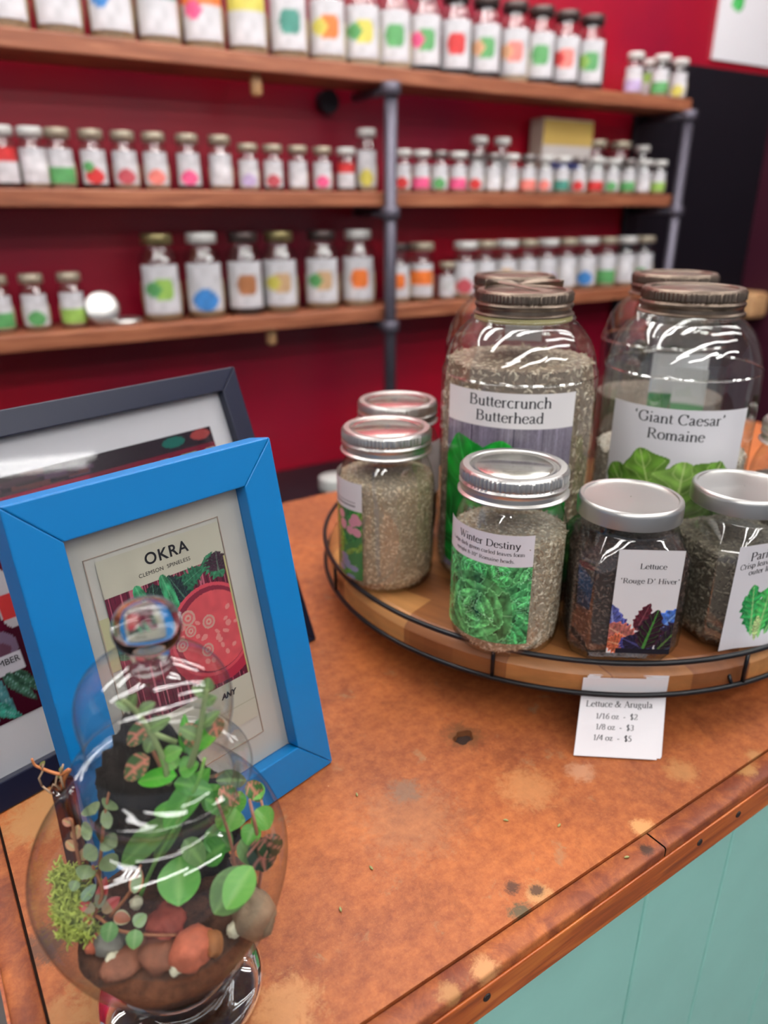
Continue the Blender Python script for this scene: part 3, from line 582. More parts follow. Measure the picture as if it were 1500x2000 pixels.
for a in (-72, 18, 108, 198):
    c, s = math.cos(R(a)), math.sin(R(a)); MB().tube([(c*RR, s*RR, .0345), (c*(RR-.004), s*(RR-.004), .0405), (c*(TR-.005), s*(TR-.005), .041)], .0015, 8).build('rail_lug', M['black_wire'], tt, smooth=True)
MB().lathe([(.001, .0), (.09, .0), (.092, .004), (.092, .012), (.08, .016), (.08, .029), (.001, .0293)], 60).build('bearing_base', mat('dark_base', rgb(50, 34, 26), .6), tt, auto=30)
RJ = Matrix.Rotation
# ------------------------------------------------------------------ price cards
def card(k, rise, side, text):
    """a slip held upright between board and rail, its lower half bent forward onto the counter"""
    rr = .2282-.0005*k; zt = .0455+rise; zm = .0315
    def atr(x, y): d = Vector((x-TC.x, y-TC.y)).normalized()*rr; return d.x+TC.x+side, d.y+TC.y
    a, b = atr(.1372, .4262), atr(.1935, .4213); dn = Vector((.02, .25, 0)).normalized()*(.0012*k)+Vector((side, 0, 0))
    rows = [(Vector((.1292, .404, .0012))+dn, Vector((.1842, .3994, .0012))+dn), (Vector((a[0], a[1], zm)), Vector((b[0], b[1], zm))), (Vector((a[0], a[1], zt)), Vector((b[0], b[1], zt)))]
    l0 = (rows[1][0]-rows[0][0]).length; l1 = zt-zm; W = (rows[0][1]-rows[0][0]).length; Hh = l0+l1
    def f(x, y, o=0):
        i, t = (0, y/l0) if y < l0 else (1, (y-l0)/l1)
        p, q = rows[i][0].lerp(rows[i+1][0], t), rows[i][1].lerp(rows[i+1][1], t)
        n = (rows[i][1]-rows[i][0]).cross(rows[i+1][0]-rows[i][0]).normalized(); return p.lerp(q, x/W)+n*o
    V = []; ys = [0, l0*.5, l0*.999, l0*1.001, Hh]
    for y in ys: V += [f(0, y), f(W, y)]
    n = len(V); V += [p+Vector((0, .0002, .0001)) for p in V]; F = []
    for r in range(len(ys)-1): q = 2*r; F += [(q, q+1, q+3, q+2), (n+q, n+q+2, n+q+3, n+q+1), (q, q+2, n+q+2, n+q), (q+1, n+q+1, n+q+3, q+3)]
    F += [(0, n, n+1, 1), (n-2, n-1, 2*n-1, 2*n-2)]
    t = thing('price_card', text, 'card', (0, 0, 0), 0, 'price cards under the turntable rail'); MB().add(V, F).build('paper', M['paper'], t); return t, f, W, Hh
t, f, W, Hh = card(0, 0, 0, 'white price card reading Lettuce & Arugula, tucked behind the lower wire rail')
s = .0056; serif_text([('Lettuce & Arugula', W*.49, Hh*.60, .0460, 0), ('1/16 oz  -  $2', W*.47, Hh*.455, .0290, 0), ('1/8 oz  -  $3', W*.46, Hh*.325, .0264, 0), ('1/4 oz  -  $5', W*.445, Hh*.195, .0264, 0)], lambda x, y: f(x, y, .00012), M['ink'], t)
card(1, .0012, .003, 'blank spare card directly behind the front price card'); card(2, .0020, .004, 'rearmost blank spare card behind the price card')

# ------------------------------------------------------------------ seeds
def seed_stuff(name, label, prof, n, size, cols, loc, rz=0, fn=None, topz=None, seed=1, m=None, toph=0):
    """a settled fill with individual grains pressed against the glass and on top"""
    rg = np.random.default_rng(seed)
    core = MB().lathe(prof+[(.0005, prof[-1][1]+toph)], 40, fn=fn, cap0=True); V = [tuple(p) for p in core.v]; F = [tuple(q) for q in core.f]; C = [tuple(c*.6 for c in cols[0])]*len(V)
    zs = [p[1] for p in prof]; rs = [p[0] for p in prof]; rt = rs[-1]; zt = zs[-1]
    area_s = 2*PI*rt*(zt-zs[0]); area_t = PI*rt*rt; nt = int(n*area_t/(area_s+area_t))
    for i in range(n):
        if i < n-nt:
            th = rg.uniform(0, 2*PI); z = rg.uniform(zs[0], zt); r = np.interp(z, zs, rs)*(fn(th, z, 1) if fn else 1)
            P = Vector((r*math.cos(th), r*math.sin(th), z)); nr = Vector((math.cos(th), math.sin(th), 0))
        else:
            th = rg.uniform(0, 2*PI); q = math.sqrt(rg.uniform(0, 1)); r = rt*q*(fn(th, zt, 1) if fn else 1); P = Vector((r*math.cos(th), r*math.sin(th), zt+toph*(1-q))); nr = Vector((0, 0, 1))
        a = nr.orthogonal().normalized(); b = nr.cross(a); ph = rg.uniform(0, 2*PI); d = a*math.cos(ph)+b*math.sin(ph)+nr*rg.uniform(-.25, .25); d.normalize(); sd = nr.cross(d).normalized(); up = d.cross(sd)
        L = size*rg.uniform(.7, 1.25); w = L*.21; k = len(V); P = P-nr*w*.4
        for p in (P-d*L/2, P+sd*w, P+up*w*.8, P-sd*w, P-up*w*.8, P+d*L/2): V.append(tuple(p))
        F += [(k, k+1, k+2), (k, k+2, k+3), (k, k+3, k+4), (k, k+4, k+1), (k+5, k+2, k+1), (k+5, k+3, k+2), (k+5, k+4, k+3), (k+5, k+1, k+4)]
        c = cols[rg.integers(len(cols))]; g = rg.uniform(.8, 1.15); C += [tuple(x*g for x in c)]*6
    me = bpy.data.meshes.new(name); me.from_pydata(V, [], F); at = me.color_attributes.new('Col', 'FLOAT_COLOR', 'POINT')
    at.data.foreach_set('color', np.c_[np.array(C), np.ones(len(C))].ravel()); o = link(name, me, M['seed'], None); o.location = loc; o.rotation_euler.z = rz; return tag(o, label, 'seeds', None, 'stuff')
M['seed'] = mat('seed_husk', attr='Col', rough=.6)

# ------------------------------------------------------------------ mason jars
def band_lid(parent, r, z0, z1, metal, disc, liner=None):
    """threaded ring with knurled upper edge, plus the flat pressed disc as a sub-part"""
    h = z1-z0; kn = lambda t, z, q: 1+(.010*(1 if math.sin(t*76) > 0 else -1) if z0+h*.56 < z < z0+h*.90 and q > r*.96 else 0)
    p = [(r*1.0, z0), (r*1.035, z0+h*.01), (r*1.035, z0+h*.05), (r*.985, z0+h*.12), (r*.98, z0+h*.26), (r*1.012, z0+h*.36), (r*1.012, z0+h*.44), (r*.98, z0+h*.52), (r*.985, z0+h*.57), (r*1.0, z0+h*.60), (r*1.0, z0+h*.86), (r*.985, z0+h*.93), (r*.95, z1), (r*.84, z1), (r*.82, z1-.0006), (r*.82, z1-.002)]
    b = MB().lathe(p, 228, fn=kn).build('screw_band', metal, parent, auto=35)
    MB().lathe([(r*.825, z1-.0013), (r*.76, z1-.0014), (r*.73, z1-.0022), (r*.70, z1-.0015), (.0005, z1-.0012)], 96).build('lid_disc', disc, b, smooth=True)
    if liner: MB().lathe([(r*.97, z0-.0045), (r*1.01, z0-.004), (r*1.01, z0-.0005), (r*.97, z0)], 80).build('liner', liner, parent, smooth=True)
def jar(name, label, cat, loc, rz, body, nseg=96, fn=None, gm='glass', smooth=4):
    t = thing(name, label, cat, loc, rz)
    MB().lathe(smoothprof(body, smooth), nseg, fn=fn).build('glass_body', M[gm], t, smooth=True)
    return t
PR = .0393
def pint_body(r=PR, H=.132):
    return [(.001, .0035), (r*.55, .003), (r*.74, .0012), (r*.82, .0006), (r*.93, .004), (r*.985, .011), (r, .022), (r, .075), (r*.985, .088), (r*.93, .098), (r*.86, .105), (r*.825, .1085), (r*.85, .111), (r*.825, .1135), (r*.81, .118), (r*.81, H-.004), (r*.76, H-.0025)]
def half_body(r=.0605, H=.235):
    return [(.001, .004), (r*.6, .0035), (r*.8, .001), (r*.9, .004), (r*.98, .013), (r, .025), (r, .160), (r*.985, .174), (r*.93, .188), (r*.83, .201), (r*.70, .2095), (r*.62, .2125), (r*.66, .2145), (r*.60, .2165), (r*.58, .222), (r*.58, H-.003), (r*.54, H-.002)]
def cyl_label(parent, phi, r, W, z0, z1, cv, lines, seg=None, m=None, txt=.0002, paper=True):
    fm = lambda x, y, o=.0: ((r+.0009+o)*math.cos(phi+(x-W/2)/r), (r+.0009+o)*math.sin(phi+(x-W/2)/r), z0+y)
    lab = cv.mesh('paper_label', fm, m or M['print_gloss'], parent)
    if lines: serif_text(lines, lambda x, y: fm(x, y, txt), M['ink'], lab)
    return lab

# --- Winter Destiny
wd = jar('mason_jar', 'pint mason jar labelled Winter Destiny at the front rail of the turntable', 'jar', (.088, .474, TZ), 0, pint_body())
band_lid(wd, .0365, .1135, .132, M['tin'], M['tin_disc'])
W = .0714; Hl = .081; cv = Canvas(W, Hl, 150, 160, (226, 221, 228)); pic = cv.Y < .0585
def rosette(cv, x, y, r, col, seed, pic=None, n=9, lt=(150, 214, 160)):
    for ringk, (q, cnt) in enumerate(((1.0, 6), (.76, 5), (.52, 4), (.3, 3))):
        for k in range(cnt):
            a = 2*PI*k/cnt+seed+ringk*.5; c = np.array(col)*(.75+.2*ringk)
            cv.leaf(x+math.cos(a)*r*.02, y+math.sin(a)*r*.02, a, r*q, r*q*.72, c, lt, .06, seed+k, 4, edge=np.clip(c*1.4+30, 0, 255), tipw=2.4, vs=.06, vw=.02, grad=.75, ew=.93)
cv.fill(pic, (18, 74, 44))
for i, (x, y, q) in enumerate([(.004, .052, .014), (.050, .053, .013), (.071, .050, .014), (.000, .030, .018), (.069, .026, .020), (.012, .004, .020), (.054, .002, .020), (.031, .051, .014), (.033, .022, .027)]):
    rosette(cv, x, y, q, (62+8*(i % 3), 150+8*(i % 2), 90), i*1.7)
cv.C *= (.86+.28*vnoise(cv.X*160, cv.Y*160, 3))[..., None]
cv.C[~pic] = (226, 221, 228)
cyl_label(wd, R(-128.5), PR, W, .0155, .0965, cv, [('Winter Destiny', .0400, .0718, .0450, -.02), ('Large dark green curled leaves form', .0375, .0668, .0560, -.02), ('upright 8-10" Romaine heads.', .0370, .0618, .0450, -.02)])
S_TAN = [rgb(206, 190, 166), rgb(182, 160, 132), rgb(232, 220, 200), rgb(150, 126, 102)]
seed_stuff('lettuce_seed', 'pale tan lettuce seed filling the Winter Destiny pint jar', [(PR*.80, .003), (PR*.93, .010), (PR*.965, .022), (PR*.965, .086)], 6800, .0058, S_TAN, (.088, .474, TZ+.0005), seed=3, toph=.002)
serif = None
# --- left front pint
la = jar('mason_jar', 'pint mason jar full of tan seed, front one at the left rim of the turntable', 'jar', (.002, .566, TZ), 0, pint_body())
band_lid(la, .0355, .1135, .132, M['tin'], M['tin_disc'])
W = .060; cv = Canvas(W, .083, 110, 130, (222, 217, 220)); pic = cv.Y < .0595
cv.fill(pic, (70, 118, 66)); n = vnoise(cv.X*900, cv.Y*300, 2)
for i in range(46):
    x, y = RNG.uniform(0, W), RNG.uniform(0, .056); cv.leaf(x, y, RNG.uniform(.6, 2.4), .016, .0022, [(52, 140, 58), (92, 160, 60), (40, 108, 62), (120, 150, 60)][i % 4], (150, 190, 110), seed=i)
for i in range(9): cv.ell(RNG.uniform(W*.6, W), RNG.uniform(.036, .058), .0042, .0036, (206, 140, 156))
for i in range(8): cv.ell(RNG.uniform(W*.55, W), RNG.uniform(0, .018), .005, .0026, (132, 130, 156))
cv.C[~pic] = (222, 217, 220); 
for yy in (.0665, .0635): cv.fill((np.abs(cv.Y-yy) < .0004) & (cv.X > .012) & (cv.X < .054), (120, 112, 118))
cyl_label(la, R(-162), PR, W, .0125, .0955, cv, [])
seed_stuff('lettuce_seed', 'tan seed filling the front left pint jar', [(PR*.80, .003), (PR*.93, .010), (PR*.965, .022), (PR*.965, .088), (PR*.93, .093)], 6200, .0050, [rgb(214, 192, 162), rgb(188, 164, 134), rgb(230, 212, 184), rgb(160, 136, 108)], (.002, .566, TZ+.0005), seed=4)
# --- left back pint
lb = jar('mason_jar', 'pint mason jar behind the front left one, nearly hidden with tin band lid', 'jar', (.012, .653, TZ), 0, pint_body()); band_lid(lb, .0355, .1135, .132, M['tin'], M['tin_disc'])
seed_stuff('lettuce_seed', 'brown seed in the back left pint jar', [(PR*.80, .003), (PR*.93, .010), (PR*.965, .022), (PR*.965, .07)], 1600, .0044, [rgb(120, 92, 66), rgb(96, 72, 54)], (.012, .653, TZ+.0005), seed=5)
cv = Canvas(.03, .05, 20, 20, (225, 220, 222)); cyl_label(lb, R(-38), PR, .03, .05, .10, cv, [])
# --- right edge pint
rb = jar('mason_jar', 'pint mason jar cut off by the right edge, beside the Giant Caesar jar', 'jar', (.345, .580, TZ), 0, pint_body()); band_lid(rb, .0355, .1135, .132, M['tin'], M['tin_disc'])
seed_stuff('lettuce_seed', 'grey seed in the pint jar at the right edge', [(PR*.80, .003), (PR*.93, .010), (PR*.965, .022), (PR*.965, .078)], 900, .0044, [rgb(110, 96, 86), rgb(150, 138, 124)], (.345, .580, TZ+.0005), seed=6)

# --- half gallon jars
HR = .0605
bc = jar('mason_jar', 'half gallon jar labelled Buttercrunch Butterhead with bent dark lid', 'jar', (.106, .580, TZ), 0, half_body())
band_lid(bc, .0365, .2170, .2345, M['old_tin'], M['old_tin'], M['rubber_rim'])
V = []; F = []  # bent plate sticking up from the dark lid
for i in range(13):
    for j in range(3): a = R(10+160*i/12); V.append((.030*math.cos(a), (.026+.004*j)*math.sin(a)-.002*j, .2350+.0028*j*abs(math.cos(a))**.5))
F = [(i*3+j, (i+1)*3+j, (i+1)*3+j+1, i*3+j+1) for i in range(12) for j in range(2)]
pl = MB().add(V, F).build('bent_rim', M['old_tin'], bc, smooth=True); pl.modifiers.new('s', 'SOLIDIFY').thickness = .0006
pl2 = MB().box((-.020, -.004, 0), (.022, .002, .0007)).build('bent_tab', M['old_tin'], bc); pl2.location = (0, .004, .2352); pl2.rotation_euler = (R(8), R(8), R(-22))
W = .1035; Hl = .150; cv = Canvas(W, Hl, 190, 200, (232, 228, 228)); y1 = .1245; pic = cv.Y < y1
k = .75+.5*vnoise(cv.X*1400, cv.Y*60, 3)*vnoise(cv.X*300, cv.Y*30, 5)+.15*vnoise(cv.X*2000, cv.Y*700, 8); cv.fill(pic, (128, 120, 136), k)
for xx in (.026, .058, .079): cv.fill(pic & (np.abs(cv.X-xx) < .0005), (66, 60, 76))
for i, (x, y, a, l, wd_, c) in enumerate([(.045, .02, 1.9, .10, .030, (16, 140, 40)), (.04, .03, 1.45, .085, .03, (24, 160, 48)), (.05, .01, .9, .10, .028, (20, 150, 60)), (.04, .0, 2.3, .10, .03, (14, 120, 40)), (.06, .0, .55, .09, .03, (40, 170, 90)), (.05, .0, 1.5, .07, .03, (70, 190, 80)), (.05, .0, 1.1, .06, .025, (120, 210, 110))]):
    cv.leaf(x, y, a, l, wd_, c, (60, 190, 80), .05, i, 5, tipw=1.2)
cv.C[~pic] = (232, 228, 228)
cyl_label(bc, R(-107), HR, W, .0185, .1685, cv, [('Buttercrunch', W*.515, .1395, .0610, 0), ('Butterhead', W*.52, .1285, .0500, 0)])
cv = Canvas(.04, .045, 8, 8, (205, 203, 206)); cyl_label(bc, R(78), HR*.80, .03, .188, .205, Canvas(.03, .02, 6, 6, (205, 203, 206)), [], m=M['print'])
seed_stuff('lettuce_seed', 'dry lettuce seed heads filling the Buttercrunch Butterhead jar', [(HR*.85, .004), (HR*.965, .014), (HR*.965, .155), (HR*.90, .182)], 5600, .0078, [rgb(160, 138, 116), rgb(190, 172, 150), rgb(128, 106, 88), rgb(205, 190, 168)], (.106, .580, TZ+.0005), seed=7, toph=.004)
gc = jar('mason_jar', 'half gallon jar labelled Giant Caesar Romaine with brown knurled lid', 'jar', (.240, .597, TZ), 0, half_body())
band_lid(gc, .0385, .2155, .2345, M['old_tin'], M['old_tin'])
W = .108; Hl = .140; cv = Canvas(W, Hl, 200, 210, (226, 224, 228))
for i, (x, y, a, l, wd_, c) in enumerate([(.056, .018, 2.55, .060, .020, (70, 116, 34)), (.060, .02, 2.25, .088, .020, (96, 146, 50)), (.062, .02, .62, .058, .018, (78, 128, 40)), (.058, .02, 1.9, .092, .018, (112, 160, 60)), (.062, .02, .95, .078, .019, (86, 134, 44)), (.058, .016, 1.2, .090, .022, (116, 164, 66)), (.058, .012, 1.52, .088, .024, (138, 182, 84)), (.058, .0, 1.5, .05, .010, (196, 216, 160))]):
    cv.leaf(x, y, a, l, wd_*1.15, c, (206, 226, 150), .16, i*2.2, 8, tipw=1.7, edge=np.array(c)*.86)
cv.leaf(.10, .04, 2.0, .03, .006, (90, 130, 60), seed=3)
cyl_label(gc, R(-108), HR, W, .0120, .1520, cv, [("`Giant Caesar'", W*.5, .1285, .0680, 0), ('Romaine', W*.49, .1160, .0415, 0)])
cyl_label(gc, R(60), HR, .028, .10, .16, (lambda c: (c.fill(c.Y < .03, (60, 150, 80)), c)[1])(Canvas(.028, .06, 16, 20, (222, 220, 222))), [], m=M['print'])
seed_stuff('lettuce_seed', 'pale grey lettuce seed in the lower half of the Giant Caesar jar', [(HR*.85, .004), (HR*.965, .014), (HR*.965, .105)], 5000, .0064, [rgb(206, 196, 180), rgb(178, 164, 146), rgb(222, 214, 200), rgb(150, 134, 116)], (.240, .597, TZ+.0005), seed=8, toph=.005)
b2 = jar('mason_jar', 'half gallon jar hidden directly behind the Buttercrunch jar', 'jar', (.119, .708, TZ), 0, half_body()); band_lid(b2, .0365, .2155, .2345, M['old_tin'], M['old_tin'])
seed_stuff('lettuce_seed', 'brown seed in the half gallon jar behind the Buttercrunch jar', [(HR*.85, .004), (HR*.965, .014), (HR*.965, .13)], 1500, .006, [rgb(120, 100, 84), rgb(150, 130, 110)], (.119, .708, TZ+.0005), seed=9)
g2 = jar('mason_jar', 'half gallon jar behind the Giant Caesar jar with dark lid', 'jar', (.272, .725, TZ), 0, half_body()); band_lid(g2, .0385, .2155, .2345, M['old_tin'], M['old_tin'])
seed_stuff('lettuce_seed', 'grey seed in the half gallon jar behind the Giant Caesar jar', [(HR*.85, .004), (HR*.965, .014), (HR*.965, .12)], 1500, .006, [rgb(140, 124, 110), rgb(112, 92, 80)], (.272, .725, TZ+.0005), seed=10)
W = .05; cv = Canvas(W, .07, 40, 40, (222, 222, 224)); cv.fill(cv.Y < .035, (50, 140, 70)); cv.ell(.03, .02, .012, .012, (110, 90, 60)); cyl_label(g2, R(-95), HR, W, .10, .17, cv, [])

# --- square jars
def sq(t, z, r, e=5.5, zb=.070, zn=.098):
    """1 at the neck, rounded square with cut corners on the body"""
    k = 1-max(0, min(1, (z-zb)/(zn-zb))); k = k*k*(3-2*k)
    c, s = abs(math.cos(t)), abs(math.sin(t)); q = min(1/max(c, s, 1e-6), 1.70/max(c+s, 1e-6))
    return 1+(q-1)*k
def square_jar(label, loc, rz, hw):
    b = [(.001, .004), (hw*.6, .0035), (hw*.80, .0012), (hw*.90, .003), (hw*.965, .009), (hw, .018), (hw, .070), (hw*.985, .079), (hw*.94, .086), (hw*.88, .0915), (hw*.86, .0935), (hw*.86, .099), (hw*.83, .107)]
    t = jar('square_jar', label, 'jar', loc, rz, b, 192, sq, 'glass_sq', 3)
    r = .0348; z0, z1 = .0985, .1115
    l = MB().lathe([(r*.97, z0), (r, z0+.0006), (r, z1-.0035), (r*.985, z1-.001), (r*.95, z1), (r*.90, z1-.0002), (r*.88, z1-.0012), (r*.80, z1-.0015), (.0005, z1-.0010)], 120).build('lid', M['tin'], t, auto=40); return t
HW = .0382
rj = square_jar('square glass jar labelled Lettuce Rouge D\'Hiver beside the Winter Destiny jar', (.167, .468, TZ), R(-3), HW)
W = .042; Hl = .0775; cv = Canvas(W, Hl, 130, 190, (230, 228, 230)); yt = .0385
for i, (x, y, a, l, wd_, c, v) in enumerate([(.010, .014, 2.2, .026, .007, (62, 52, 104), (150, 160, 220)), (.004, .012, 1.75, .026, .008, (78, 84, 150), (170, 180, 230)), (.018, .018, 1.25, .022, .005, (86, 30, 44), (150, 90, 100)), (.030, .014, .95, .026, .009, (70, 110, 190), (150, 190, 240)), (.036, .012, .7, .018, .008, (44, 34, 60), (90, 130, 80)), (.016, .010, 2.6, .022, .009, (168, 96, 88), (230, 180, 150)), (.012, .006, 2.9, .014, .008, (190, 96, 66), (230, 170, 130)), (.018, .004, 2.4, .012, .007, (60, 60, 124), (140, 150, 220)), (.030, .002, 2.7, .022, .010, (34, 28, 52), (90, 90, 160)), (.034, .0, .6, .012, .01, (32, 34, 44), (80, 90, 110)), (.034, .004, .95, .034, .006, (40, 26, 40), (110, 160, 70)), (.024, .004, 1.35, .031, .0085, (46, 22, 36), (86, 190, 70))]):
    cv.leaf(x, y, a, l, wd_, c, v, .12, i*1.3, 7, edge=np.clip(np.array(c)*1.35, 0, 255), vw=.09)
cv.fill((cv.Y < .004) & (cv.X > .006), (30, 28, 40))
fm = lambda x, y, o=0: (x-W/2+.0068, -HW-.0008-o, .0115+y)
lab = cv.mesh('paper_label', fm, M['print_gloss'], rj); serif_text([('Lettuce', W*.55, .0640, .0172, 0), ("`Rouge D' Hiver'", W*.53, .0535, .0385, 0)], lambda x, y: fm(x, y, .0002), M['ink'], lab)
HF = [(HW*.80, .004), (HW*.955, .011), (HW*.96, .072), (HW*.90, .082)]
seed_stuff('lettuce_seed', "dark brown lettuce seed filling the Rouge D'Hiver jar", HF, 5600, .0058, [rgb(74, 52, 46), rgb(92, 70, 60), rgb(48, 36, 34), rgb(112, 88, 76)], (.167, .468, TZ+.0005), R(-3), lambda t, z, r: sq(t, z, r), seed=12)
pj = square_jar('square glass jar labelled Paris Island, at the right edge of the photo', (.2535, .489, TZ), R(17), HW)
W = .060; Hl = .080; cv = Canvas(W, Hl, 130, 170, (228, 225, 230))
for i, (x, y, a, l, wd_, c) in enumerate([(.034, .010, 1.95, .034, .006, (30, 130, 70)), (.038, .008, 1.2, .040, .008, (60, 170, 80)), (.033, .008, 1.72, .042, .0075, (52, 176, 92)), (.044, .008, 1.1, .034, .007, (40, 150, 76)), (.039, .006, 1.5, .043, .008, (76, 190, 96)), (.036, .004, 1.55, .020, .003, (200, 224, 150))]):
    cv.leaf(x-.008, y, a, l, wd_, c, (190, 226, 150), .18, i*1.9, 9, tipw=1.3, vw=.10)
fm2 = lambda x, y, o=0: (x-HW*.83+(-.0012*(1-y/Hl)), -HW-.0008-o-(.006*max(0, .012-y)/.012*max(0, (x-.012)/.05)), .0045+y)
lab = cv.mesh('paper_label', fm2, M['print_gloss'], pj); serif_text([('Paris Island', .0315, .0700, .0420, .08), ('Crisp leaves from', .0235, .0640, .0400, .08), ('outer leaves, cr', .0290, .0590, .0350, .08)], lambda x, y: fm2(x, y, .0002), M['ink'], lab)
seed_stuff('lettuce_seed', 'grey-brown lettuce seed filling the Paris Island jar', [(HW*.80, .004), (HW*.955, .011), (HW*.96, .066), (HW*.93, .072)], 5600, .0058, [rgb(134, 122, 106), rgb(104, 92, 78), rgb(154, 142, 124), rgb(80, 68, 58)], (.2535, .489, TZ+.0005), R(17), lambda t, z, r: sq(t, z, r), seed=13)

# ------------------------------------------------------------------ picture frames
def frame_thing(name, label, o, rx, ry, rz, W, H, b, depth, mats, mat_col, group=None):
    t = thing(name, label, 'picture frame', o); t.matrix_world = Matrix.Translation(o)@(Matrix.Rotation(rz, 4, 'Z')@Matrix.Rotation(ry, 4, 'Y')@Matrix.Rotation(rx, 4, 'X'))
    # local: x from -W (left) to 0 (right), z up, front at y=0, back at +depth
    X0, X1 = -W, 0; e = .0012
    rails = [[(X0, 0), (X1, 0), (X1-b, b), (X0+b, b)], [(X1, 0), (X1, H), (X1-b, H-b), (X1-b, b)], [(X1, H), (X0, H), (X0+b, H-b), (X1-b, H-b)], [(X0, H), (X0, 0), (X0+b, b), (X0+b, H-b)]]
    for k, q in enumerate(rails):
        cx = sum(p[0] for p in q)/4; cz = sum(p[1] for p in q)/4; g = .00012
        q = [(x+(g if x < cx else -g)*(k % 2 == 0), z+(g if z < cz else -g)*(k % 2 == 1)) for x, z in q]
        V = [(x, 0, z) for x, z in q]+[(x, depth, z) for x, z in q]
        MB().add(V, [(0, 1, 2, 3), (7, 6, 5, 4), (0, 4, 5, 1), (1, 5, 6, 2), (2, 6, 7, 3), (3, 7, 4, 0)]).build('frame_rail', mats, t, bevel=.0008)
    MB().box((X0+b-.002, depth*.52, b-.002), (X1-b+.002, depth*.60, H-b+.002)).build('mount_board', mat_col, t)
    MB().box((X0+b-.001, depth*.44, b-.001), (X1-b+.001, depth*.455, H-b+.001)).build('glazing', M['glass_pane'], t)
    MB().box((X0+.004, depth, .004), (X1-.004, depth+.002, H-.004)).build('backing', mat('backing_board', rgb(22, 22, 30), .7), t)
    return t
def easel(t, W, H, rx, depth, hinge, wtop, wbot, m):
    """rear strut reaching down to the table"""
    # in frame space the table is z = -y*tan(...) rotated by rx
    c, s = math.cos(rx), math.sin(rx)   # world up = (0, s, c) in local; foot must satisfy y*s + z*c = 0
    back = abs(math.tan(rx))*H*.62; y = depth+.002
    # foot at horizontal distance: choose local y so that foot lies on table
    fy = y+H*.30; fz = -fy*s/c+.0012
    V = [(-W/2-wtop, y, hinge), (-W/2+wtop, y, hinge), (-W/2+wbot, fy, fz), (-W/2-wbot, fy, fz)]; V += [(a, b_+.003, d) for a, b_, d in V]
    MB().add(V, [(0, 1, 2, 3), (7, 6, 5, 4), (0, 4, 5, 1), (1, 5, 6, 2), (2, 6, 7, 3), (3, 7, 4, 0)]).build('easel_strut', m, t)
M['mount'] = mat('mount_card', rgb(226, 224, 214), .6, var=.04, vscale=30)
bluep = mat('blue_paint', rgb(0, 118, 186), .36, bump=.05, bscale=200)
BW, BH, BB, BD = .1589, .2227, .0246, .020
bf = frame_thing('picture_frame', 'blue wooden picture frame holding an okra seed packet behind the glass jar', Vector((-.0346, .3979, .0008)), -.2213, .0088, .8237, BW, BH, BB, BD, bluep, M['mount'])
easel(bf, BW, BH, -.2213, BD, BH*.72, .018, .03, mat('easel_card', rgb(26, 26, 36), .7))
yb = BD*.52-.0004
# mat window with the packet laid in it
wm_ = mat('bevel_line', rgb(196, 176, 160), .6); wx0, wx1, wz0, wz1 = .0352, .1175, .0425, .1835
mb = MB()
for a, c in (((wx0-.0005, wz1), (wx1, wz1+.0004)), ((wx0-.0005, wz0-.0004), (wx1, wz0)), ((wx1, wz0-.0004), (wx1+.0005, wz1+.0004)), ((wx0-.0005, wz0), (wx0, wz1))): mb.box((-BW+a[0], yb-.0003, a[1]), (-BW+c[0], yb+.0003, c[1]))
mb.build('mount_bevel', wm_, bf)
PX0, PX1, PZ0, PZ1 = .0405, .1166, .0545, .1812; W = PX1-PX0; Hh = PZ1-PZ0
cv = Canvas(W, Hh, 190, 300, (224, 221, 200)); cv.C *= (.97+.05*vnoise(cv.X*120, cv.Y*120))[..., None]
pz0, pz1 = .0842-PZ0, .1602-PZ0; pm = (cv.Y > pz0) & (cv.Y < pz1); cv.fill(pm, (116, 24, 56))
ln = vnoise(cv.X*1500, cv.Y*8, 4); cv.fill(pm & (ln > .72), (206, 110, 130)); cv.fill(pm & (ln < .3), (78, 14, 40))
for i, (x, y, a, l, wd_, c) in enumerate([(.026, .089, 1.45, .016, .008, (36, 62, 56)), (.040, .104, -1.0, .026, .007, (46, 116, 84)), (.046, .088, 2.0, .020, .006, (34, 52, 58)), (.046, .098, .35, .016, .005, (44, 120, 86)), (.063, .109, -1.0, .018, .007, (58, 140, 98)), (.070, .098, 1.5, .012, .008, (74, 40, 60)), (.003, .095, -1.3, .014, .007, (60, 110, 90)), (.002, .070, 1.2, .012, .007, (60, 120, 90))]):
    cv.leaf(x, y, a, l, wd_, c, (120, 176, 140), .22, i, 7)
for x, y, a, l in ((.018, .107, -1.35, .03), (.034, .108, -1.38, .04)): cv.leaf(x, y, a, l, .0036, (70, 176, 120), (140, 214, 160), 0, 1, 2, tipw=.6)
def in_pic(): cv.C[~pm & (cv.Y < pz0)] = (222, 219, 200)
br = .0268; bxx, bzz = .0585, .0655
cv.fill(((cv.X-bxx-.001)/(br+.004))**2+((cv.Y-bzz+.004)/(br+.003))**2 < 1, (196, 46, 74)); cv.fill((((cv.X-bxx)/(br+.0012))**2+((cv.Y-bzz)/(br+.0012))**2 < 1), (232, 84, 100))
cv.fill(((cv.X-bxx)/(br-.0008))**2+((cv.Y-bzz)/(br-.0008))**2 < 1, (150, 40, 66)); sm = ((cv.X-bxx-.001)/(br-.003))**2+((cv.Y-bzz+.0012)/(br-.0026))**2 < 1; cv.fill(sm, (234, 92, 100), .93+.14*vnoise(cv.X*260, cv.Y*260))
rg = np.random.default_rng(5)
for i in range(26):
    a, q = rg.uniform(0, 2*PI), rg.uniform(.1, .8)*br; cv.ell(bxx+q*math.cos(a), bzz+q*math.sin(a), rg.uniform(.0012, .0024), rg.uniform(.001, .002), (246, 156, 150), rot=a)
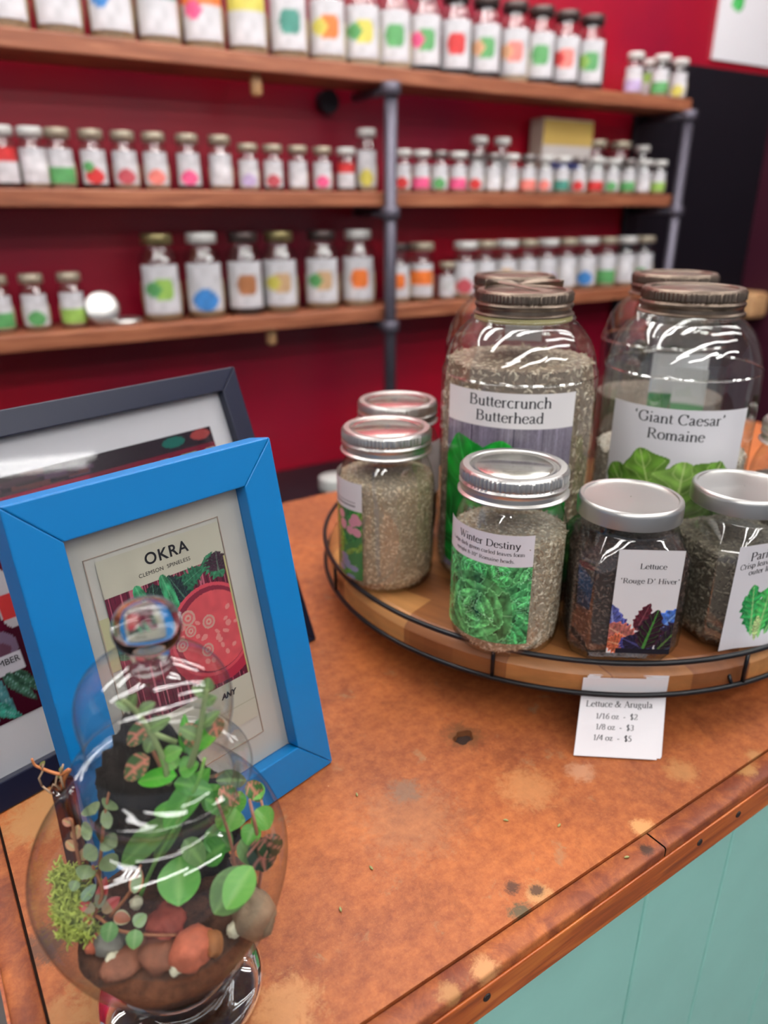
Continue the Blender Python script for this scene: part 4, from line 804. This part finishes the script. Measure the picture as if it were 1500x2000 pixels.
for x, y, q in ((.044, .078, .0046), (.044, .070, .0036), (.0565, .071, .0042), (.037, .064, .0038), (.052, .055, .004)):
    cv.ell(x, y, q, q, (226, 176, 160)); cv.ell(x, y, q*.72, q*.72, (240, 120, 124)); cv.ell(x, y, q*.45, q*.45, (232, 184, 168)); cv.ell(x, y, q*.2, q*.2, (240, 110, 110))
in_pic(); cv.fill((cv.Y > pz0) & (cv.Y < pz1) & (cv.X > W-.0012), (214, 206, 140)); cv.fill(np.abs(cv.Y-.0125) < .0003, (204, 200, 176))
pk = cv.mesh('seed_packet', lambda x, y: (-BW+PX0+x, yb-.0006, PZ0+y), M['print'], bf)
tx = lambda x, y: (-BW+x, yb-.0008, y)
sans_text('OKRA', .0092, .0807, .1705, tx, M['ink'], pk, off=.00018, space=1.14); sans_text('CLEMSON  SPINELESS', .0032, .0780, .1648, tx, M['ink'], pk, space=1.08)
sans_text('ANY', .0048, .0990, .0757, tx, M['ink'], pk, off=.00022, shear=.25)
cv = Canvas(.012, .03, 4, 4, (216, 214, 168)); cv.mesh('packet_flap', lambda x, y: (-BW+.0345+x, yb-.0002, .1205+y), M['print'], bf)

KW, KH, KB, KD = .285, .2409, .0175, .016
blackp = mat('black_paint', rgb(26, 30, 52), .28)
kf = frame_thing('picture_frame', 'black picture frame with a shop photograph, leaning behind the blue frame', Vector((-.0584, .5512, .0006)), -.3695, .0, .8406, KW, KH, KB, KD, blackp, mat('white_mount', rgb(236, 236, 242), .5))
easel(kf, KW, KH, -.3695, KD, KH*.7, .02, .035, mat('easel_card', rgb(18, 20, 34), .7))
yb = KD*.52-.0005; px0, px1, pz0, pz1 = .0344, .2506, .0485, .1990
W = px1-px0; Hh = pz1-pz0; cv = Canvas(W, Hh, 200, 150, (122, 24, 50)); U = lambda u: px1-u
cv.fill(cv.Y > .1375, (44, 30, 42))
for i in range(34):
    x = rg.uniform(0, W*.55); y = rg.uniform(.137, Hh); cv.fill((np.abs(cv.X-x) < .008) & (np.abs(cv.Y-y) < .0018), [(96, 52, 54), (74, 48, 60), (86, 60, 84), (60, 44, 50)][i % 4])
cv.ell(U(.07), .1450, .010, .004, (30, 110, 100)); cv.ell(U(.045), .146, .009, .004, (170, 70, 70)); cv.fill((cv.Y > .128) & (cv.Y < .1375) & (cv.X < W*.5), (152, 30, 64))
for u, c in ((.160, (220, 214, 220)), (.152, (220, 214, 220)), (.140, (226, 222, 226)), (.1187, (226, 226, 190)), (.103, (226, 216, 180)), (.098, (226, 216, 180)), (.082, (230, 224, 224)), (.0635, (170, 220, 190)), (.0575, (170, 220, 190)), (.04, (200, 210, 200))):
    cv.fill((np.abs(cv.X-U(u)) < .0042) & (cv.Y < .1335) & (cv.Y > .118), c)
cv.fill((np.abs(cv.X-U(.1187)) < .002) & (cv.Y < .1315) & (cv.Y > .12), (96, 140, 60))
cv.fill((cv.Y < .118), (92, 16, 44)); cv.fill((cv.Y < .108) & (cv.Y > .103), (150, 90, 70))
for i in range(9): cv.ell(.01+.02*i, .075, .008, .02, (206, 200, 206)); cv.fill((np.abs(cv.X-.01-.02*i) < .006) & (np.abs(cv.Y-.07) < .008), [(70, 150, 80), (210, 60, 60), (226, 222, 226)][i % 3])
# glass dome, white tag and cucumbers at the lower left
cv.fill((cv.X < .034) & (cv.Y < .056), (70, 14, 34)); cv.ell(.012, .046, .016, .012, (132, 110, 136)); cv.ell(.012, .058, .004, .004, (150, 130, 150)); cv.ell(.013, .044, .010, .006, (110, 70, 90))
cv.fill((cv.X < .0275) & (cv.Y > .029) & (cv.Y < .0405), (226, 222, 232))
for i, (x, y, a, l, c) in enumerate([(.0, .03, -1.5, .028, (70, 150, 150)), (.006, .03, -1.35, .030, (86, 150, 156)), (.014, .029, -1.05, .028, (76, 120, 100)), (.003, .012, -.8, .018, (70, 170, 150)), (.02, .028, -.95, .026, (64, 104, 84))]): cv.leaf(x, y, a, l, .0042, c, (170, 206, 210), 0, i, 1, tipw=.5)
ph = cv.mesh('photograph', lambda x, y: (-px1+x, yb, pz0+y), M['print_gloss'], kf)
sans_text('CUMBER', .0058, -.2366+.0008, .0830, lambda x, y: (x, yb-.0003, y), M['ink'], ph)

# ------------------------------------------------------------------ terrarium
TX, TY = -.0970, .243; TL = Vector((TX, TY, 0))
tj = thing('terrarium_jar', 'round footed glass jar planted as a terrarium in front of the blue frame', 'jar', TL)
prof = [(.001, .0195), (.012, .018), (.0225, .0165), (.0225, .0135), (.026, .0095), (.034, .0065), (.0375, .0045), (.0385, .0022), (.037, .0003)]
MB().lathe(smoothprof(prof, 4)+[(.001, .0005)], 96).build('foot', M['glass_solid'], tj, smooth=True)
body = [(.0225, .0165), (.0262, .0205), (.0335, .030), (.0415, .043), (.0488, .058), (.0534, .074), (.0543, .088), (.0502, .102), (.0425, .1135), (.036, .1205), (.0335, .1255), (.0345, .1285)]
MB().lathe(smoothprof(body, 5), 96).build('glass_bowl', M['glass_terr'], tj, smooth=True)
lp = [(.0285, -.0145), (.0300, -.012), (.0305, -.006), (.0318, -.0005), (.0352, .0006), (.0368, .003), (.0364, .006), (.0335, .009), (.0300, .0135), (.0282, .019), (.0290, .026), (.0302, .034), (.0298, .042), (.0268, .049), (.0212, .0545), (.0135, .0580), (.0072, .0600)]
ld = MB().lathe(smoothprof(lp, 5), 96).build('lid', M['glass_terr'], tj, smooth=True); ld.location = (.0052, 0, .1290); ld.rotation_euler = (R(1), R(2), 0)
kp = [(.0072, .0598), (.0058, .0612), (.0062, .0628), (.0092, .0644), (.0118, .0672), (.0129, .0715), (.0122, .0762), (.0098, .0800), (.006, .0822), (.0008, .083)]
MB().lathe(smoothprof(kp, 5), 64).build('knob', M['glass_solid'], ld, smooth=True)
# soil, following the bowl
sp_ = [(.004, .0190), (.0215, .0178), (.0250, .0212), (.0322, .0308), (.0400, .0435), (.0418, .0480), (.036, .0505), (.02, .0520), (.0005, .053)]
o = MB().lathe(sp_, 56, fn=lambda t, z, r: 1-(.05*abs(math.sin(3*t+1))*(z > .043))).build('potting_soil', M['soil'], None, smooth=True); o.location = TL; tag(o, 'dark brown potting soil inside the round terrarium jar', 'soil', None, 'stuff')
def lump(name, px, py, z, r, m, label, cat, group, sq_=(1, 1, .75), rough=.18, seed=0, lev=3):
    bm = bmesh.new(); bmesh.ops.create_icosphere(bm, subdivisions=lev, radius=1); me = bpy.data.meshes.new(name)
    for v in bm.verts:
        n = mnoise.noise(v.co*1.6+Vector((seed*7.1, 0, 0)))*rough*1.6+mnoise.noise(v.co*5+Vector((seed*3.1, 5, 0)))*rough*.5; v.co *= 1+n; v.co = Vector((v.co.x*sq_[0], v.co.y*sq_[1], v.co.z*sq_[2]))*r
    bm.to_mesh(me); bm.free(); o = link(name, me, m, None, True); o.location = onz(px, py, z); o.rotation_euler.z = seed; return tag(o, label, cat, group)
stone = {k: mat('stone_'+k, c, .7, var=.22, vscale=160, bump=.6, bscale=300) for k, c in dict(terra=rgb(192, 100, 72), red=rgb(146, 62, 46), brown=rgb(128, 76, 54), ochre=rgb(156, 96, 50), grey=rgb(122, 118, 110), tan=rgb(140, 116, 92), white=rgb(214, 208, 180)).items()}
Gp = 'pebbles in the terrarium'
for i, (px, py, r, k, sq_, z, lb_) in enumerate([(376, 1852, .0092, 'terra', (1, .9, .9), .0575, 'largest terracotta coloured pebble in the terrarium'), (415, 1843, .0058, 'ochre', (1, .8, .9), .0575, 'small ochre pebble touching the terracotta one'), (312, 1866, .0086, 'brown', (1.1, .9, .7), .054, 'smooth dull brown pebble left of the terracotta one'), (258, 1868, .0090, 'brown', (1.5, .8, .5), .052, 'flat brown stone at the front left of the terrarium'),
     (326, 1803, .0088, 'red', (1.1, .9, .8), .058, 'crumbly red-brown stone behind the other pebbles'), (214, 1842, .0068, 'grey', (1, .9, .8), .055, 'grey pebble beneath the creeping plant'), (496, 1785, .0100, 'tan', (.9, 1.1, 1), .060, 'tan stone at the right wall of the terrarium'), (345, 1884, .0036, 'white', (1.3, .9, .8), .0545, 'white grit piece in front of the brown pebble'),
     (221, 1872, .0030, 'white', (1, 1, 1), .054, 'pale green-white grain at the front left'), (266, 1763, .0030, 'white', (1, 1, 1), .062, 'white grain in the middle of the dark soil'), (458, 1815, .0034, 'white', (1, 1, 1), .056, 'pale grain below the tan stone'), (190, 1838, .0050, 'terra', (.6, 1.3, .8), .054, 'small orange chip below the moss')]):
    lump('pebble', px, py, z, r, stone[k], lb_, 'pebble', Gp, sq_, .30 if k == 'red' else .16, i+1)
# dark bark slab
bark = mat('dark_bark', rgb(34, 27, 23), .9, var=.4, vscale=120, bump=1, bscale=260)
bm = bmesh.new(); bmesh.ops.create_icosphere(bm, subdivisions=5, radius=1); me = bpy.data.meshes.new('bark')
for v in bm.verts:
    n = mnoise.noise(v.co*2.2)*.18+mnoise.noise(v.co*8)*.12+mnoise.noise(v.co*20)*.06; v.co *= 1+n; t_ = (v.co.z+1)/2
    v.co = Vector((v.co.x*(.0400-.022*t_)-.006*t_, v.co.y*(.012-.004*t_)+.022-.010*t_, v.co.z*.050+.098))
bm.to_mesh(me); bm.free(); o = link('bark_slab', me, bark, None, True); o.location = TL; tag(o, 'dark rough bark slab standing upright inside the terrarium jar', 'bark')

# leaves
def leafcol(c, vein, X, Y, style):
    c = np.array(c, float); v = np.array(vein, float)
    if style == 'fitt': k = 1.0 if (abs(Y) < .09 or abs((X*5-abs(Y)*1.2) % 1-.5) < .12) else 0
    elif style == 'tip': k = 1.0 if X > .45 else 0
    elif style == 'edge': k = 1.0 if abs(Y) > .7 else 0
    else: k = .45 if abs(Y) < .07 else (.18 if abs((X*5-abs(Y)*1.6) % 1-.5) < .1 else 0)
    return c*(1-k)+v*k
lm_ = mat('leaf', attr='Col', rough=.34, trans=.25, spec=.6)
def leaf_into(acc, P, d, up, L, Wd, col, vein, style='plain', curl=.25, fold=.2, tip=.8, nx=12, ny=6):
    V, F, C = acc; d = d.normalized(); sd = d.cross(up).normalized(); up = sd.cross(d).normalized(); k = len(V)
    for i in range(nx+1):
        t = i/nx; w_ = Wd*max(math.sin(PI*t**tip), .015)**.6
        for j in range(ny+1):
            s_ = j/ny*2-1; V.append(tuple(P+d*(L*t)+sd*(w_*s_/2)+up*(-curl*L*t*t+fold*w_*abs(s_)**1.3*.5)))
            c = leafcol(col, vein, t, s_, style); C.append(tuple(lin(tuple(np.clip(c/255, 0, 1))))+(1,))
    for i in range(nx):
        for j in range(ny): a = k+i*(ny+1)+j; F.append((a, a+1, a+ny+2, a+ny+1))
def make_leaf(parent, *a, **k):
    acc = ([], [], []); leaf_into(acc, *a, **k); me = bpy.data.meshes.new('leaf'); me.from_pydata(acc[0], [], acc[1])
    at = me.color_attributes.new('Col', 'FLOAT_COLOR', 'POINT'); at.data.foreach_set('color', np.array(acc[2]).ravel()); return link('leaf', me, lm_, parent, True)
stem_g = mat('green_stem', rgb(120, 176, 84), .5); stem_b = mat('brown_stem', rgb(150, 92, 58), .6); stem_r = mat('pinkish_stem', rgb(170, 110, 90), .5)
TOC = Vector((0, 0, CAM_H))
def clampin(p, margin=.004):
    """keep a plant point inside the glass"""
    z = p.z; pr = body if z < .125 else [(r, zz+.129) for r, zz in lp]
    zs = [q[1] for q in pr]; rs = [q[0] for q in pr]; rr = float(np.interp(z, zs, rs))-margin
    if .112 < z < .142: rr = min(rr, .0268)
    cx = TX+(.0052 if z > .125 else 0); dx, dy = p.x-cx, p.y-TY; r = math.hypot(dx, dy)
    if r > rr: p = Vector((cx+dx/r*rr, TY+dy/r*rr, z))
    return p
def PZ(px, py, z): return clampin(onz(px, py, z))
def plant(name, label, cat, stems, leaves, sm, r=.0009):
    """stems: lists of (px,py,z); leaves: (px0,py0,z0, px1,py1,z1, width, colour, vein, style)"""
    t = thing(name, label, cat, TL); off = TL
    for st in stems:
        pts = [PZ(*q)-off for q in st]; P3 = smoothprof([tuple(p) for p in pts], 4) if len(pts) > 2 else pts
        MB().tube([Vector(p) for p in P3], r, 7, taper=.7).build('stem', sm, t, smooth=True)
    for q in leaves:
        a = PZ(*q[:3])-off; b = PZ(*q[3:6])-off; d = b-a; L = d.length
        if L < .002: continue
        view = (TOC-(a+off)).normalized()+Vector((0, 0, .6)); view.normalize()
        if abs(view.dot(d.normalized())) > .95: view = Vector((0, 0, 1))
        st = q[9] if len(q) > 9 else 'plain'
        make_leaf(t, a, d, view, L, q[6], q[7], q[8], st, curl=q[10] if len(q) > 10 else .18, tip=q[11] if len(q) > 11 else .8)
    return t
g1, g2_, g3, g4 = (88, 168, 58), (64, 138, 46), (120, 190, 84), (108, 146, 84); vl = (168, 214, 120); pk_ = (226, 140, 120)
plant('trailing_plant', 'glossy round-leaved vine at the right inside the terrarium', 'plant',
      [[(470, 1790, .055), (462, 1720, .075), (450, 1640, .095), (430, 1560, .118)], [(455, 1660, .09), (510, 1600, .10), (530, 1560, .105)], [(350, 1800, .055), (345, 1740, .07)]],
      [(352, 1672, .088, 348, 1768, .078, .0178, g1, vl, 'plain', .1, 1.05), (484, 1695, .09, 415, 1785, .078, .0165, g4, vl, 'plain', .1, 1.0), (492, 1692, .092, 440, 1775, .083, .0130, g3, vl, 'plain', .1, .9), (402, 1625, .095, 455, 1655, .09, .0130, g2_, vl), (420, 1600, .10, 478, 1600, .10, .0110, g1, vl),
       (440, 1650, .095, 390, 1680, .088, .0120, g2_, vl), (500, 1580, .105, 545, 1618, .097, .0110, g3, vl), (470, 1640, .095, 500, 1690, .085, .0090, g4, vl), (498, 1610, .1, 480, 1650, .095, .009, g1, vl), (470, 1545, .108, 450, 1595, .102, .009, g1, vl), (510, 1560, .105, 500, 1520, .11, .008, g3, vl), (400, 1560, .112, 455, 1580, .105, .010, g2_, vl), (430, 1530, .114, 400, 1585, .106, .010, g1, vl), (520, 1590, .1, 552, 1580, .1, .009, g2_, vl), (462, 1580, .104, 440, 1625, .098, .009, g3, vl), (360, 1640, .098, 400, 1690, .088, .010, g4, vl), (515, 1540, .108, 548, 1530, .108, .008, g1, vl)], stem_r)
plant('broad_leaf_plant', 'bright green long-leaved plant rising through the terrarium neck', 'plant',
      [[(270, 1760, .056), (300, 1690, .08), (350, 1600, .112), (385, 1530, .13), (400, 1480, .14)], [(330, 1530, .125), (318, 1490, .14), (300, 1440, .150)]],
      [(345, 1590, .108, 232, 1690, .085, .0120, (92, 140, 62), (150, 190, 110), 'plain', .05, 1.1), (355, 1600, .108, 285, 1690, .085, .0075, (92, 140, 66), (150, 190, 110)), (410, 1500, .128, 318, 1620, .108, .0120, g1, (140, 200, 100), 'plain', .05, 1.1), (375, 1460, .142, 472, 1412, .150, .0085, (82, 176, 48), vl, 'plain', .15, .8),
       (345, 1515, .134, 262, 1522, .130, .0080, (80, 196, 50), vl), (340, 1530, .13, 425, 1540, .125, .0085, g2_, vl), (362, 1470, .14, 360, 1400, .155, .0050, (80, 180, 50), vl), (372, 1478, .14, 400, 1395, .152, .0090, (58, 120, 50), vl), (345, 1500, .135, 320, 1470, .142, .007, g3, vl), (350, 1505, .135, 385, 1490, .138, .009, g1, vl), (300, 1590, .11, 370, 1560, .118, .006, g1, vl)], stem_g, .0010)
hairy = (104, 130, 78)
plant('fuzzy_stem_plant', 'fuzzy pale green stems reaching up into the glass dome', 'plant',
      [[(330, 1530, .128), (318, 1480, .142), (290, 1425, .155), (262, 1385, .166), (240, 1368, .171)], [(370, 1500, .135), (388, 1440, .152), (398, 1380, .166), (405, 1345, .173)], [(290, 1430, .153), (345, 1450, .147)]],
      [(262, 1385, .165, 225, 1368, .168, .0050, hairy, vl), (255, 1378, .166, 262, 1358, .172, .005, hairy, vl), (272, 1392, .164, 300, 1372, .168, .005, hairy, vl), (290, 1425, .155, 330, 1400, .160, .006, hairy, vl), (300, 1440, .150, 285, 1470, .146, .006, hairy, vl), (403, 1350, .172, 422, 1325, .177, .006, hairy, vl), (400, 1362, .170, 376, 1340, .174, .004, hairy, vl), (398, 1375, .167, 425, 1360, .170, .005, hairy, vl), (392, 1420, .157, 432, 1388, .163, .005, hairy, vl), (386, 1440, .152, 352, 1420, .157, .006, hairy, vl), (320, 1480, .142, 352, 1462, .146, .007, (110, 180, 70), vl)], mat('fuzzy_stem', rgb(140, 158, 104), .8), .0014)
plant('nerve_plant', 'nerve plant with pink-veined leaves inside the terrarium neck', 'plant', [[(330, 1530, .126), (300, 1470, .140), (285, 1440, .146)]],
      [(292, 1415, .152, 242, 1455, .144, .0085, (76, 110, 62), pk_, 'fitt'), (292, 1480, .142, 236, 1520, .134, .0100, (76, 110, 62), pk_, 'fitt'), (365, 1412, .155, 380, 1460, .147, .0085, (76, 110, 62), pk_, 'fitt'), (415, 1400, .155, 440, 1440, .148, .008, (100, 110, 80), pk_, 'fitt')], stem_r)
plant('nerve_plant', 'dark nerve plant with fine pink veins against the right glass wall', 'plant', [[(500, 1770, .056), (510, 1700, .075), (505, 1640, .095)], [(505, 1640, .095), (500, 1560, .112)]],
      [(505, 1635, .097, 520, 1710, .080, .0130, (40, 66, 44), (200, 130, 116), 'fitt'), (520, 1630, .097, 545, 1680, .086, .0110, (52, 80, 50), (200, 130, 116), 'fitt'), (480, 1530, .115, 470, 1570, .108, .0080, (70, 120, 60), pk_, 'fitt'), (510, 1520, .112, 540, 1560, .104, .008, (70, 120, 60), pk_, 'fitt'), (475, 1500, .116, 505, 1482, .12, .008, (90, 110, 80), pk_, 'fitt'), (490, 1500, .114, 515, 1510, .11, .009, (60, 84, 50), vl)], stem_r)
plant('creeping_plant', 'creeping plant with small green leaves tipped red at the front left', 'plant', [[(165, 1790, .06), (190, 1790, .064), (225, 1815, .064), (290, 1826, .064), (345, 1826, .062)], [(185, 1785, .064), (200, 1740, .075), (180, 1690, .085)], [(215, 1790, .064), (255, 1740, .075), (275, 1690, .088)]],
      [(192, 1775, .068, 205, 1715, .078, .0050, (130, 130, 100), (190, 56, 52), 'tip'), (185, 1780, .068, 152, 1762, .07, .0045, (140, 130, 100), (190, 60, 50), 'tip'), (200, 1782, .066, 232, 1752, .07, .0055, (150, 120, 80), (190, 56, 52), 'tip'), (262, 1745, .078, 272, 1695, .085, .0058, (150, 176, 130), (220, 96, 60), 'edge'), (222, 1790, .068, 255, 1795, .066, .0060, (170, 96, 64), (190, 200, 160), 'edge'),
       (218, 1800, .068, 208, 1842, .062, .0075, (110, 160, 90), (180, 206, 150)), (265, 1815, .067, 260, 1855, .062, .0070, (120, 170, 96), (180, 210, 150)), (262, 1808, .068, 285, 1785, .07, .0060, (140, 166, 120), vl), (178, 1785, .066, 163, 1812, .062, .005, (200, 120, 70), (210, 210, 180), 'edge'), (160, 1760, .07, 185, 1728, .075, .0050, (130, 158, 130), vl), (150, 1720, .08, 140, 1740, .078, .005, (130, 150, 110), vl)], stem_b)
plant('button_leaf_plant', 'pale button-leaved sprig at the back left of the terrarium', 'plant', [[(190, 1760, .06), (196, 1680, .085), (205, 1590, .105), (215, 1540, .112)], [(165, 1720, .075), (150, 1660, .088), (140, 1600, .10)]],
      [(196+dx, 1650+dy, .094+dz, 196+dx+ex, 1650+dy+ey, .094+dz, .0085, (120, 140, 96), (150, 168, 120), 'plain', .1, 1) for dx, dy, dz, ex, ey in ((-16, -30, .006, -22, 8), (0, -45, .01, 24, -8), (4, -10, 0, 26, 12), (-6, 8, -.004, -26, 16), (6, 24, -.008, 22, 22), (-10, -60, .012, -16, -18), (10, -70, .014, 16, -16), (-22, 40, -.01, -14, 26))]+
      [(150, 1660, .088, 128, 1640, .09, .0045, (184, 130, 84), vl), (146, 1640, .092, 152, 1612, .097, .0045, (184, 130, 84), vl), (158, 1680, .083, 170, 1655, .088, .0045, (190, 150, 110), vl), (142, 1610, .098, 122, 1600, .1, .004, (180, 110, 84), vl)], stem_b)
# moss
rg = np.random.default_rng(21); mb = MB()
for i in range(330):
    a = rg.uniform(0, 1); px = 128+rg.normal(0, 20)+22*a; py = 1700+135*a+rg.normal(0, 8); z = .0715-.016*a+rg.uniform(-.002, .004); p = PZ(px, py, z)-TL
    for j in range(3):
        d = Vector(rg.normal(0, 1, 3)); d.z = abs(d.z)*.7; d.normalize(); p2 = p+d*.0028; d2 = (d+Vector(rg.normal(0, .6, 3))).normalized(); p3 = p2+d2*.0022
        q = clampin(p2+TL, .002)-TL; q3 = clampin(p3+TL, .0015)-TL; mb.tube([p, q, q3], .00046, 4, taper=.6)
o = mb.build('moss', mat('moss', rgb(172, 184, 84), .8, var=.3, vscale=400), None, smooth=True); o.location = TL; tag(o, 'tangled yellow-green moss at the left wall of the terrarium', 'moss', None, 'stuff')

# dry sprig in a slim vial behind the terrarium
vt = thing('glass_vial', 'slim dark glass vial behind the left of the terrarium', 'vial', (-.1515, .274, 0))
MB().lathe(smoothprof([(.001, .001), (.0045, .0005), (.0052, .004), (.0052, .088), (.0048, .094), (.0052, .097)], 3), 24).build('tube', glass('brown_glass', (.34, .22, .18), (.12, .08, .07), 0), vt, smooth=True)
sg = thing('dry_sprig', 'orange-brown dry sprig hanging out of the slim vial', 'sprig', (0, 0, 0))
y_ = .272; pp = [ony(*q, y_) for q in ((150, 1508), (136, 1504), (120, 1512), (100, 1508), (80, 1500), (68, 1494), (62, 1482))]
sp2 = [Vector((-.1515, .274, .06)), Vector((-.1515, .2735, .094))]+[pp[1], pp[2], pp[3], pp[4], pp[5], pp[6]]
MB().tube([Vector(p) for p in smoothprof([tuple(p) for p in sp2], 4)], .0011, 8, taper=.5).build('stem', mat('dry_stem', rgb(196, 120, 70), .6), sg, smooth=True)
rt = MB()
for a, b_, c in (((118, 1512), (121, 1528), (126, 1545)), ((112, 1510), (108, 1532), (122, 1548)), ((85, 1503), (76, 1520), (82, 1535)), ((82, 1535), (98, 1548), (112, 1556)), ((98, 1548), (104, 1532), (118, 1540)), ((82, 1505), (84, 1492), (80, 1496)), ((118, 1512), (122, 1498), (124, 1492)), ((110, 1556), (118, 1545), (112, 1536))):
    rt.tube([ony(*a, y_), ony(*b_, y_-.001), ony(*c, y_)], .0005, 5)
rt.build('rootlets', mat('dry_root', rgb(176, 146, 118), .8), sg, smooth=True)
for q in (((80, 1498), (84, 1490)), ((118, 1508), (122, 1495)), ((117, 1512), (117, 1524))):
    acc = ony(*q[0], y_), ony(*q[1], y_); make_leaf(sg, acc[0], acc[1]-acc[0], Vector((0, -1, .5)), .0035, .0022, (150, 160, 90), (190, 120, 90))
# crumbs of seed scattered on the counter
rg = np.random.default_rng(3)
for px, py, nm in ((697, 1552, 'near the blue frame corner'), (725, 1695, 'in the middle of the bare counter'), (1092, 1612, 'left of the strip joint'), (1224, 1674, 'on the front edge strip'), (665, 1776, 'closest to the terrarium'), (988, 1602, 'above the dark pits in the counter')):
    o = MB().lathe([(.0002, -.0016), (.0007, -.0005), (.0007, .0005), (.0002, .0016)], 8, cap0=True, cap1=True).build('spilled_seed', mat('seed_green', rgb(150, 150, 96), .6), None, smooth=True)
    p = onz(px, py, .0007); o.location = (p.x, p.y, .0008); o.rotation_euler = (PI/2, 0, rg.uniform(0, 3)); tag(o, 'single spilled seed '+nm, 'seed', 'spilled seeds on the counter')
